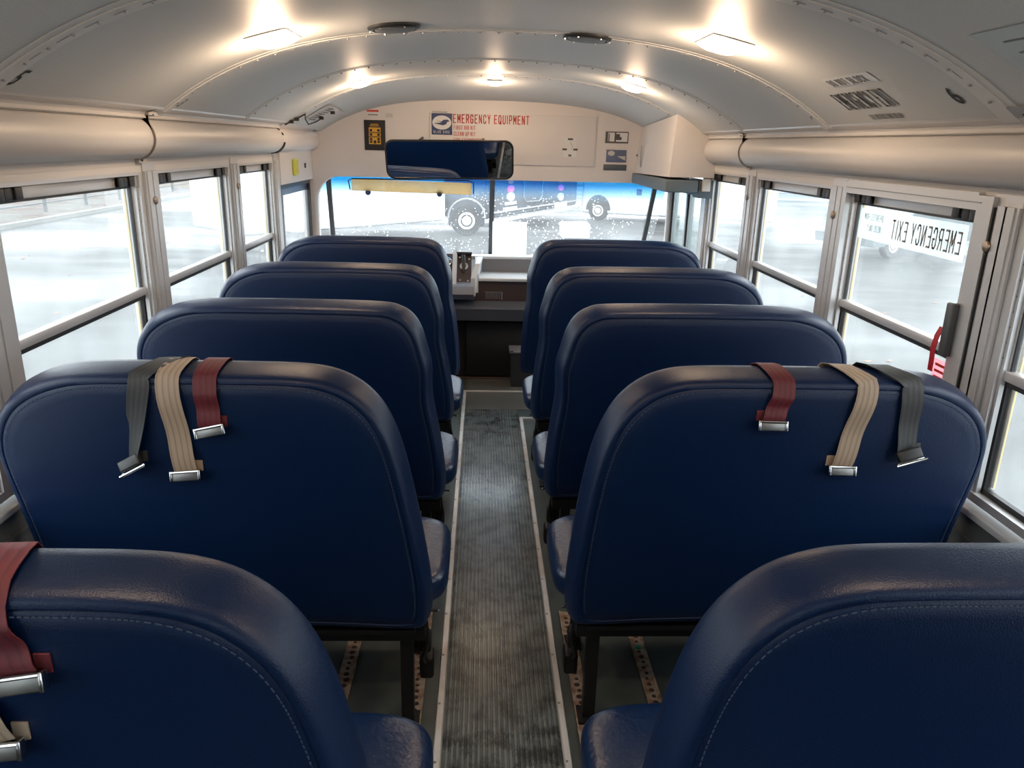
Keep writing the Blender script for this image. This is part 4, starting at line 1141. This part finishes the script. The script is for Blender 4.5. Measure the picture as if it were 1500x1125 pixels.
ROWS_L = [(0.883, 'nearest left bench seat, maroon belt draped over its top corner'), (1.748, 'second left bench seat from the camera, three belts hanging behind it'), (2.492, 'left bench seat directly ahead of the one with three belts'), (3.290, 'fourth left bench seat, just behind the left barrier')]
ROWS_R = [(0.905, 'nearest right bench seat, with no belts on it'), (1.765, 'second right bench seat from the camera, three belts hanging behind it'), (2.512, 'right bench seat directly ahead of the one with three belts'), (3.310, 'fourth right bench seat, just behind the right barrier')]
for sgn, rows in ((-1, ROWS_L), (1, ROWS_R)):
    for i, (y, lab) in enumerate(rows):
        if i % 2 == 0: proto = o = make_seat(sgn, i >= 2)
        else: o = copy_tree(proto)
        o.location = (0, y, 0)
        tag(o, 'navy blue vinyl, ' + lab, 'bus seat', 'navy vinyl bench seats in two columns')
b1 = make_barrier(-1); b1.location = (0, 4.250, 0); tag(b1, 'navy vinyl padded barrier at the front left, ahead of all left seats', 'barrier')
b2 = make_barrier(1); b2.location = (0, 4.300, 0); tag(b2, 'navy vinyl padded barrier at the front right, by the entrance door', 'barrier')

# ---------------------------------------------------------------- seat belts draped over the backrests
def belt(y0, xt, xb, zb, m, width, label, xf=None, twist=0.0, style='tongue', tilt=0.0, wave=0.004):
    """xt: x over the crest, xb: x at the lower end, zb: height of the buckle"""
    xf = xt if xf is None else xf
    r = empty('seat_belt', (0, y0, 0), label, 'seat belt', 'seat belts draped over the backrests')
    path = []   # (x, y, z, normal)
    prof = [(0.014, 0.90), (0.013, 0.98), (0.010, 1.030), (0.004, 1.050), (-0.008, 1.0595), (-0.030, 1.0605), (-0.060, 1.0565), (-0.085, 1.0500), (-0.0965, 1.0415), (-0.1045, 1.030), (-0.108, 1.015)]
    for k, (y, z) in enumerate(prof):
        t = min(1.0, max(0.0, (k - 2) / 6))
        path.append((xf + (xt - xf) * t, y + rec(z), z))
    nd = 10
    for k in range(1, nd + 1):
        t = k / nd
        z = 1.015 + (zb - 1.015) * t
        path.append((xt + (xb - xt) * t, -0.110 + rec(z) - wave * math.sin(t * 9) - 0.004 * t, z))
    P = [Vector(p) for p in path]
    n_ = len(P); vs = []; fs = []; K = 8
    uvs = []
    for i, p in enumerate(P):
        d = (P[min(i + 1, n_ - 1)] - P[max(i - 1, 0)]).normalized()
        wv = Vector((1, 0, 0)); wv = (wv - d * wv.dot(d)).normalized()
        tt = max(0, (i - 11) / (n_ - 12))
        ang = twist * tt
        wv = Matrix.Rotation(ang, 3, d) @ wv
        nn = d.cross(wv).normalized()
        if nn.y > 0 and i > 12: nn = -nn
        wd = width
        for k in range(K + 1):
            q = p + wv * wd * (k / K - 0.5)
            vs.append(q + nn * 0.0008); uvs.append(k / K)
        for k in range(K, -1, -1):
            q = p + wv * wd * (k / K - 0.5)
            vs.append(q - nn * 0.0008); uvs.append(k / K)
    m_ = 2 * (K + 1)
    for i in range(n_ - 1):
        for k in range(m_): fs.append((i * m_ + k, i * m_ + (k + 1) % m_, (i + 1) * m_ + (k + 1) % m_, (i + 1) * m_ + k))
    fs.append(tuple(range(m_))[::-1]); fs.append(tuple(range(len(vs) - m_, len(vs))))
    o = MB().add(vs, fs, True).build('webbing', m, r)
    uvl = o.data.uv_layers.new(name='UV')
    for lp in o.data.loops: uvl.data[lp.index].uv = (uvs[lp.vertex_index], 0.5)
    e = P[-1]
    Mb = Matrix.Translation(e + Vector((0, -0.006, -0.008))) @ Matrix.Rotation(tilt, 4, 'Y') @ Matrix.Rotation(math.radians(-14), 4, 'X')
    hw = width / 2 + 0.006
    if style == 'tongue':
        MB().box(-hw, hw, -0.003, 0.009, -0.012, 0.008, M=Mb, b=0.0025).build('buckle', mat('buckle_steel', (0.26, 0.26, 0.25), 0.35, metal=0.9) if 'buckle_steel' not in MATS else MATS['buckle_steel'], r)
        mb = MB().tube([Mb @ Vector((-hw, -0.004, 0.010)), Mb @ Vector((hw, -0.004, 0.010))], 0.0032, n=8)
        for sx_ in (-1, 1): mb.box(sx_ * hw - 0.003, sx_ * hw + 0.003, -0.006, 0.010, -0.012, 0.013, M=Mb, b=0.002)
        mb.build('buckle_bar', CHROME, r)
    else:
        Mk = Matrix.Translation(e + Vector((0.004, -0.012, -0.002))) @ Matrix.Rotation(tilt, 4, 'Y') @ Matrix.Rotation(math.radians(-25), 4, 'X')
        MB().box(-hw * 0.9, hw * 0.9, -0.010, 0.006, -0.008, 0.018, M=Mk, b=0.004).build('release_button', mat('belt_black_plastic', (0.022, 0.024, 0.026), 0.35) if 'belt_black_plastic' not in MATS else MATS['belt_black_plastic'], r)
        mb = MB().tube([Mk @ Vector((-hw * 1.15, -0.004, -0.014)), Mk @ Vector((hw * 1.15, -0.004, -0.014))], 0.0032, n=8)
        mb.box(-hw, hw, -0.002, 0.006, -0.018, -0.009, M=Mk, b=0.001)
        mb.build('buckle_bar', CHROME, r)
    # folded tail behind the buckle
    sdir = 1 if xb > xt or style != 'tongue' else -1
    c = e + Vector((sdir * width * 0.52, 0.008, 0.012))
    MB().box(c.x - 0.010, c.x + 0.010, c.y - 0.002, c.y + 0.001, c.z - 0.012, c.z + 0.014, b=0.0008).build('webbing_tail', m, r)
    return r
yL, yR = 1.748, 1.765
belt(yL, -0.820, -0.858, 0.835, BELTK, 0.047, 'black webbing seat belt with black buckle hanging behind the second left seat', xf=-0.745, twist=0.85, style='release', tilt=-0.5, wave=0.001)
belt(yL, -0.758, -0.738, 0.812, BELTB, 0.052, 'beige webbing seat belt hanging behind the second left seat', xf=-0.745, tilt=-0.08)
belt(yL, -0.676, -0.671, 0.924, BELTM, 0.052, 'short maroon webbing seat belt hanging behind the second left seat', xf=-0.667, tilt=-0.22, wave=0.003)
belt(yR, 0.640, 0.620, 0.945, BELTM, 0.052, 'short maroon webbing seat belt hanging behind the second right seat', xf=0.615, tilt=0.02, wave=0.003)
belt(yR, 0.838, 0.805, 0.830, BELTB, 0.050, 'beige webbing seat belt hanging behind the second right seat', xf=0.775, tilt=0.03)
belt(yR, 0.945, 0.955, 0.865, BELTK, 0.052, 'black webbing seat belt with black buckle hanging behind the second right seat', xf=0.855, twist=-0.3, style='release', tilt=-0.30, wave=0.002)
belt(0.883, -0.632, -0.604, 0.940, BELTM, 0.056, 'maroon webbing seat belt hanging behind the nearest left seat', xf=-0.650, tilt=-0.16, wave=0.003)
belt(0.883, -0.715, -0.648, 0.838, BELTB, 0.054, 'beige webbing seat belt at the edge of view behind the nearest left seat', xf=-0.735, tilt=-0.12)

# ================================================================== CEILING FITTINGS
def lamp(x, y, sx_, sy_, label, power):
    z = cz(x, y); d = cn(x, y)
    nrm = Vector((0, 1, 0)).cross(d) * -1
    M = frame((x, y, z - 0.001), d, (0, 1, 0))     # local z up (out of the room)
    if M.col[2].z < 0: M = frame((x, y, z - 0.001), -d, (0, 1, 0))
    r = empty('dome_lamp', (0, 0, 0), label, 'ceiling lamp', 'lit dome lamps on the ceiling')
    MB().box(-sx_ / 2, sx_ / 2, -sy_ / 2, sy_ / 2, -0.0035, 0.002, M=M, b=0.001).build('lamp_base', WHITED, r)
    mb = MB(); vs = []; fs = []; n1 = 12
    for j in range(n1 + 1):
        for i in range(n1 + 1):
            u = 2 * i / n1 - 1; v = 2 * j / n1 - 1
            h = (1 - abs(u) ** 3) * (1 - abs(v) ** 3)
            vs.append(M @ Vector((u * sx_ * 0.49, v * sy_ * 0.49, -0.0037 - 0.020 * h ** 0.6)))
    for j in range(n1):
        for i in range(n1): a = j * (n1 + 1) + i; fs.append((a, a + 1, a + n1 + 2, a + n1 + 1))
    mb.add(vs, fs, True).build('lens', LENS, r)
    ld = bpy.data.lights.new('bulb_light', 'POINT'); ld.energy = power * LAMP_W; ld.color = (1.0, 0.68, 0.44); ld.shadow_soft_size = 0.035
    lo = bpy.data.objects.new('bulb_light', ld); COL.objects.link(lo); lo.parent = r
    lo.location = M @ Vector((0, 0, -0.075))
    return r
LENS = mat('lit_lens', (0.9, 0.8, 0.65), 0.4, emit=((1.0, 0.82, 0.62), 16.0))
lamp(-0.690, 2.50, 0.125, 0.20, 'lit square dome lamp on the left of the ceiling, nearest on that side', 3.0)
lamp(0.640, 2.42, 0.125, 0.20, 'lit square dome lamp on the right of the ceiling, nearest on that side', 3.0)
lamp(-0.700, 4.22, 0.11, 0.17, 'lit dome lamp at the front left of the ceiling above the black sign', 2.2)
lamp(0.680, 4.05, 0.11, 0.17, 'lit dome lamp at the front right of the ceiling above the labels', 2.2)
lamp(-0.002, 4.72, 0.085, 0.12, 'lit dome lamp in the middle of the front ceiling', 1.6)
lamp(-0.002, 4.28, 0.060, 0.05, 'small added glow standing in for glare just behind the middle front dome lamp', 0.6)  # added lamp standing in for a glare spot on the ceiling
lamp(-0.66, 0.70, 0.125, 0.20, 'lit square dome lamp high on the left, over the nearest left seat', 3.0)
lamp(0.66, 0.70, 0.125, 0.20, 'lit square dome lamp high on the right, over the nearest right seat', 3.0)
for x, y, lab in ((-0.345, 2.62, 'round dark grey ceiling speaker left of the centre line'), (0.278, 2.76, 'round dark grey ceiling speaker right of the centre line')):
    r = empty('ceiling_speaker', (0, 0, 0), lab, 'speaker', 'round speakers in the ceiling')
    zz = cz(x, y); tl = math.atan2(cz(x + .01) - cz(x - .01), 0.02)
    M = Matrix.Translation((x, y, zz)) @ Matrix.Rotation(-tl, 4, 'Y')
    def lz(prof, n_=36):
        mb = MB(); vs = []
        for rr, hh in prof: vs += [M @ Vector((rr * math.cos(2 * math.pi * k / n_), rr * math.sin(2 * math.pi * k / n_), hh)) for k in range(n_)]
        fs = [(i * n_ + k, i * n_ + (k + 1) % n_, (i + 1) * n_ + (k + 1) % n_, (i + 1) * n_ + k) for i in range(len(prof) - 1) for k in range(n_)]
        fs.append(tuple(range(len(vs) - n_, len(vs))))
        return mb.add(vs, fs, True)
    lz([(0.083, 0.0), (0.083, -0.006), (0.078, -0.011), (0.070, -0.012), (0.066, -0.008)]).build('speaker_ring', mat('ring%d' % int(x * 100), (0.035, 0.038, 0.04), 0.45), r)
    lz([(0.0655, -0.006), (0.060, -0.013), (0.03, -0.017), (0.002, -0.0175)]).build('grille', VENTG, r)
    for k in range(6): MB().lathe([(0.0035, -0.001), (0.003, -0.004)], M @ Vector((0.075 * math.cos(k * math.pi / 3), 0.075 * math.sin(k * math.pi / 3), -0.011)), n=8).build('screw', CHROME, r)

# ceiling lettering: right side reads towards the camera, left side away from it
def ctext(body, x, y, size, m, label, sx_=1.0, shear=0.0, bold=0.0, spacing=1.0, name='ceiling_lettering', lift=0.0025):
    d = cn(x, y)
    M = frame((x, y, cz(x, y) - lift), (0, -1, 0), -d) if x > 0 else frame((x, y, cz(x, y) - lift), (0, 1, 0), d)
    o = text(body, size, M, m, name, sx=sx_, shear=shear, bold=bold, spacing=spacing, th=0.0)
    for v in o.data.vertices: v.co.z = cz(v.co.x, v.co.y) - 0.0022
    return tag(o, label, 'lettering')
def cgothic(body, x, y, h, wl, gap, sw, m, label=None, parent=None, lift=0.0022):
    d = cn(x, y); M = frame((x, y, cz(x, y)), (0, -1, 0), -d)
    o = gothic(body, h, wl, gap, sw, M, m, 'ceiling_lettering' if parent is None else 'lettering', parent, proj=lambda v: cz(v.x, v.y) - lift)
    return tag(o, label, 'lettering') if label else o
cgothic('EMERGENCY EXIT', 1.056, 2.452, 0.080, 0.0176, 0.0066, 0.0056, INK, 'black EMERGENCY EXIT lettering on the ceiling above the exit window')
cgothic('SEE INSTRUCTIONS BELOW', 1.098, 2.370, 0.022, 0.0064, 0.0026, 0.0024, INKG, 'small dark line of lettering under EMERGENCY EXIT')
st = ceil_decal(0.922, 2.095, 2.370, 0.962, mat('silver_sticker', (0.62, 0.65, 0.66), 0.3), 'do_not_block_sticker', 'pale sticker reading DO NOT BLOCK above the EMERGENCY EXIT lettering', 'sticker')
cgothic('DO NOT BLOCK', 0.958, 2.355, 0.032, 0.0145, 0.0060, 0.0040, INKG, parent=st, lift=0.0026)
ctext('6', 1.066, 1.900, 0.085, INK, 'hand painted black 6 above the post behind the exit window', sx_=0.85, bold=0.002, name='seat_number')
ctext('4', 1.092, 2.785, 0.062, INKG, 'thin hand painted 4 beside the ceiling seam ahead of the exit lettering', sx_=0.9, name='seat_number')
ctext('5', -1.096, 1.800, 0.080, INK, 'hand painted black 5 on the left ceiling edge beside the nearest seam', sx_=0.8, shear=0.3, bold=0.001, name='seat_number')
ctext('3', -1.100, 2.775, 0.065, INKG, 'thin hand painted 3 on the left ceiling seam above the wiring cover joint', sx_=0.8, shear=0.3, name='seat_number')
# large pale placard and perforated filler at the right near ceiling edge
pl = ceil_decal(0.875, 1.18, 1.585, 1.02, mat('pale_placard', (0.40, 0.47, 0.48), 0.35), 'ceiling_placard', 'pale blue grey placard on the ceiling at the upper right corner', 'placard')
mb = MB()
for xx in (0.91, 0.945):
    mb.sheet([(xx, cz(xx) - 0.003), (xx + 0.004, cz(xx + 0.004) - 0.003)], 'y', 1.30, 1.53, 0.0006)
mb.build('print_lines', VENTG, pl)
mb = MB().sheet([(1.085, cz(1.085) - 0.003), (1.113, 1.634)], 'y', 0.6, 1.745, -0.003)
fl = tag(mb.build('trim_%d' % tn, ALUD), 'perforated metal filler strip at the right ceiling edge', 'filler strip', kind='structure'); tn += 1
mb = MB()
for k in range(22): mb.lathe([(0.006, 0.0), (0.005, -0.003)], (1.100, 1.70 - 0.04 * k, cz(1.100) - 0.008), n=8)
mb.build('perforation', INK, fl)

# ================================================================== OUTSIDE
GZ = -0.95
mb = MB().add([(-90, -60, GZ), (90, -60, GZ), (90, 150, GZ), (-90, 150, GZ)], [(0, 1, 2, 3)])
tag(mb.build('ground', GROUND), 'wet grey asphalt of the car park outside the bus', 'ground', kind='structure')
VERGE = mat('verge', (0.115, 0.110, 0.100), 0.9, var=(0.9, (0.085, 0.050, 0.040), 0.3), spec=0.1)
mb = MB().prism([(-60, GZ), (-60, GZ + 0.10), (-13.2, GZ + 0.10), (-13.0, GZ)], 'y', 5, 90)
tag(mb.build('verge', VERGE), 'leaf strewn verge under the fence beyond the left windows', 'verge', kind='structure')
mb = MB().box(-12.99, -12.80, 5, 60, GZ, GZ + 0.12)
tag(mb.build('kerb', mat('kerb_concrete', (0.17, 0.17, 0.16), 0.8)), 'pale kerb along the verge left of the bus', 'kerb', kind='structure')
fe = empty('metal_fence', (-13.9, 20, GZ + 0.1), 'dark metal fence on the verge beyond the left windows', 'fence')
for k in range(9):
    MB().box(-0.04, 0.04, -0.04, 0.04, 0, 1.9).build('post', FENCE, fe, loc=(-0.0, -2.5 + 2.6 * k, 0))
mb = MB()
for z in (0.25, 1.75): mb.box(-0.02, 0.02, -2.5, 18.3, z, z + 0.05)
mb.build('rail', FENCE, fe)

def wheel(mb_t, mb_h, c, axis, r=0.5, w_=0.28):
    """axis: unit vector of axle pointing to the viewer"""
    c = Vector(c); a = Vector(axis).normalized(); u = Vector((0, 0, 1)); v = a.cross(u)
    def ring(prof, mb):
        vs = []; n_ = 28
        for rr, hh in prof: vs += [c + u * rr * math.cos(2 * math.pi * k / n_) + v * rr * math.sin(2 * math.pi * k / n_) + a * hh for k in range(n_)]
        fs = [(i * n_ + k, i * n_ + (k + 1) % n_, (i + 1) * n_ + (k + 1) % n_, (i + 1) * n_ + k) for i in range(len(prof) - 1) for k in range(n_)]
        fs += [tuple(range(n_)), tuple(range(len(vs) - n_, len(vs)))]
        mb.add(vs, fs, True)
    ring([(r * .9, -w_), (r, -w_ * .85), (r, -0.04), (r * .93, 0), (r * .6, 0.0)], mb_t)
    ring([(r * .58, -0.02), (r * .55, 0.02), (r * .35, -0.01), (r * .15, 0.04), (r * .05, 0.05)], mb_h)
def vehicle(name, P, Q, z0, z1, depth, m, label, cat, nose=None):
    """box body whose visible side runs P->Q, with wheels, windows etc."""
    P = Vector((*P, 0)); Q = Vector((*Q, 0)); d = (Q - P); L = d.length; d.normalize()
    away = Vector((-d.y, d.x, 0))
    if away.dot((P + Q) / 2) < 0: away = -away
    r = empty(name, (0, 0, 0), label, cat)
    M = Matrix((d, away, Vector((0, 0, 1)))).transposed().to_4x4(); M.translation = P
    MB().box(0, L, 0, depth, z0, z1, M=M, b=0.12).build('body', m, r)
    return r, M, L
# white bus ahead on the left
r, M, L = vehicle('parked_bus', (-5.2, 17.1), (-1.05, 21.6), -0.52, 2.1, 2.4, BUSW, 'white parked bus filling the left half of the windscreen view', 'bus')
mb = MB()
for k in range(4): mb.box(0.4 + k * 1.4, 1.6 + k * 1.4, -0.03, 0.0, 0.9, 1.7, M=M)
mb.build('side_windows', DGLASS, r)
r, M, L = vehicle('parked_truck', (-1.00, 21.75), (0.02, 21.95), -0.70, 1.5, 0.2, BUSD, 'dark front end of a vehicle with a white wheel, left of the centre bar', 'truck')
t_, h_ = MB(), MB(); wheel(t_, h_, M @ Vector((0.50, -0.03, GZ + 0.42)), M.col[1].xyz * -1, r=0.42)
t_.build('tyre', TYRE, r); h_.build('wheel_hub', HUB, r)
mb = MB().tube([M @ Vector((0.5 + 0.52 * math.cos(math.pi * k / 12), -0.02, GZ + 0.5 + 0.52 * math.sin(math.pi * k / 12))) for k in range(13)], 0.03, n=6)
mb.build('wheel_arch', ALUD, r)
# dark vehicle with tail lamps in the centre
r, M, L = vehicle('parked_coach', (0.12, 22.0), (3.35, 28.2), -0.50, 2.3, 2.2, BUSD, 'dark parked coach with red lamps, right of the centre bar', 'coach')
mb = MB(); mb.box(0.02, L, -0.10, -0.005, -0.60, -0.52, M=M); mb.box(0.02, L, -0.05, -0.004, -0.34, -0.31, M=M)
mb.build('bumper', ALU, r)
def disc(c, rr, m, nm):
    mb = MB(); n_ = 20; vs = [M @ Vector((c[0] + rr * 1.9 * math.cos(2 * math.pi * k / n_), h, c[1] + rr * math.sin(2 * math.pi * k / n_))) for h in (0.0, -0.05) for k in range(n_)]
    mb.add(vs, [tuple(range(n_)), tuple(range(n_, 2 * n_))] + [(k, (k + 1) % n_, (k + 1) % n_ + n_, k + n_) for k in range(n_)]); mb.build(nm, m, r)
for (uu, z_s) in ((1.35, (0.52, 0.30, 0.07)), (5.3, (0.43, 0.18, -0.12))):
    disc((uu, z_s[0]), 0.085, TAILR, 'tail_lamp'); disc((uu, z_s[1]), 0.10, TAILP, 'tail_lamp'); disc((uu, z_s[2]), 0.125, HUB, 'reversing_lamp')
mb = MB().box(1.0, 1.75, -0.03, 0, -0.16, -0.08, M=M).box(0.9, 1.8, -0.03, 0, -0.30, -0.23, M=M).box(4.8, 5.9, -0.03, 0, -0.46, -0.30, M=M)
mb.build('number_plates', HUB, r)
pts = [(2.3, 0.7), (2.3, 0.0), (2.5, -0.14), (3.5, -0.16), (3.7, -0.02), (3.7, 0.7)]
MB().tube([M @ Vector((a, -0.02, b)) for a, b in pts], 0.018, n=6).build('door_outline', ALUD, r)
# white bus on the right with a wheel
r, M, L = vehicle('parked_minibus', (3.42, 27.6), (9.5, 25.2), -0.72, 2.3, 2.2, BUSW, 'white parked minibus with a grey wheel arch at the right of the windscreen view', 'minibus')
t_, h_ = MB(), MB(); wheel(t_, h_, M @ Vector((0.62, -0.03, GZ + 0.34)), M.col[1].xyz * -1, r=0.34)
t_.build('tyre', TYRE, r); h_.build('wheel_hub', HUB, r)
arc = [(0.62 + 0.44 * math.cos(math.pi * k / 16), GZ + 0.36 + 0.52 * math.sin(math.pi * k / 16)) for k in range(17)]
mb = MB(); vs = [M @ Vector((a, h, b)) for h in (0.001, -0.012) for a, b in arc]; n_ = 17
mb.add(vs, [tuple(range(n_)), tuple(range(n_, 2 * n_))]).build('wheel_arch', TYRE, r)
MB().box(1.95, 2.12, -0.04, 0, -0.02, 0.18, M=M).build('filler_cap', BUSD, r)
tag(MB().box(2.15, 2.95, 21.6, 22.3, GZ + 0.01, GZ + 0.42, b=0.04).build('storage_box', BUSW), 'white box lying on the wet asphalt ahead of the bus', 'box')
# white bus beyond the right windows
r, M, L = vehicle('parked_shuttle', (11.5, 42.0), (21.5, 36.0), -0.55, 2.4, 2.4, BUSW, 'white shuttle bus far beyond the right windows', 'bus')
mb = MB()
for k in range(4): mb.box(5.4 + k * 1.9 - 3.8, 6.9 + k * 1.9 - 3.8, -0.04, 0, 0.35 - .5, 1.05 - .5, M=M)
mb.build('side_windows', mat('shuttle_window', (0.20, 0.34, 0.40), 0.3), r)
t_, h_ = MB(), MB()
for u_ in (1.6, 8.0): wheel(t_, h_, M @ Vector((u_, -0.03, GZ + 0.45)), M.col[1].xyz * -1, r=0.45)
t_.build('tyre', TYRE, r); h_.build('wheel_hub', HUB, r)
# dark car beyond the exit window
cr_ = empty('parked_car', (10.9, 20.2, GZ), 'dark car parked beyond the exit window', 'car')
cr_.rotation_euler = (0, 0, math.radians(28))
prof = [(-2.1, 0.30), (-2.15, 0.55), (-1.95, 0.78), (-1.1, 0.86), (-0.45, 1.30), (0.75, 1.34), (1.45, 0.98), (2.05, 0.90), (2.15, 0.55), (2.1, 0.30)]
vs = []; n_ = len(prof)
for y, k_ in ((-0.86, 0.93), (-0.80, 1.0), (0.80, 1.0), (0.86, 0.93)): vs += [(x * (0.985 if abs(y) > .82 else 1), y, 0.3 + (z - 0.3) * k_) for x, z in prof]
fs = [tuple(range(n_)), tuple(range(3 * n_, 4 * n_))]
for j in range(3):
    for k in range(n_): fs.append((j * n_ + k, j * n_ + (k + 1) % n_, (j + 1) * n_ + (k + 1) % n_, (j + 1) * n_ + k))
CARP = mat('car_paint', (0.10, 0.13, 0.14), 0.2)
MB().add(vs, fs).build('body', CARP, cr_)
mb = MB()
for sy_ in (-1, 1):
    mb.prism([(-0.95, 0.90), (-0.42, 1.22), (0.70, 1.26), (1.25, 0.95)], 'y', sy_ * 0.862, sy_ * 0.872)
mb.build('side_glass', DGLASS, cr_)
t_, h_ = MB(), MB()
for xx in (-1.3, 1.35):
    for sy_ in (-1, 1): wheel(t_, h_, (xx, sy_ * 0.87, 0.32), (0, sy_, 0), r=0.32, w_=0.2)
t_.build('tyre', TYRE, cr_); h_.build('wheel_hub', HUB, cr_)
# shrub put in for the green tree reflection at the exit window
sb = empty('reflection_shrub', (13.2, 17.2, GZ), 'loose green shrub standing in for a tree reflection at the rear edge of the exit window', 'shrub')
random.seed(11); mb = MB()
for k in range(900):
    t = random.random(); rr = 1.1 * (1 - 0.55 * t) * random.random() ** 0.5; an = random.random() * 6.283
    c = Vector((rr * math.cos(an), rr * math.sin(an), 0.3 + 2.6 * t)); s_ = random.uniform(.05, .11)
    a = Vector((random.uniform(-1, 1), random.uniform(-1, 1), random.uniform(-1, 1))).normalized(); b = a.orthogonal().normalized(); g = a.cross(b)
    mb.add([c - a * s_, c + b * s_ * .5, c + a * s_, c - b * s_ * .5, c + g * s_ * .1], [(0, 1, 4), (1, 2, 4), (2, 3, 4), (3, 0, 4)])
mb.build('foliage', LEAF, sb)
MB().tube([(0, 0, 0), (0.03, 0.02, 1.2), (0, 0, 2.6)], 0.05, n=8, r2=0.015).build('stem', WOODT, sb)
# fallen leaves
random.seed(5); mb = MB()
for k in range(420):
    if k % 3 == 0: x, y = random.uniform(-12.8, -5), random.uniform(8, 34)
    elif k % 3 == 1: x, y = random.uniform(4, 16), random.uniform(6, 34)
    else: x, y = random.uniform(-13.7, -13.0), random.uniform(10, 40)
    s_ = random.uniform(.03, .07); an = random.random() * 6.28; zz = GZ + (0.125 if x < -12.8 else 0.004)
    mb.add([(x + s_ * math.cos(an + q * 1.57) * (1 if q % 2 else .6), y + s_ * math.sin(an + q * 1.57) * (1 if q % 2 else .6), zz + (0.012 if q % 2 else 0)) for q in range(4)], [(0, 1, 2, 3)])
tag(mb.build('fallen_leaves', BROWNLEAF), 'brown leaves scattered on the wet car park', 'leaves', kind='stuff')
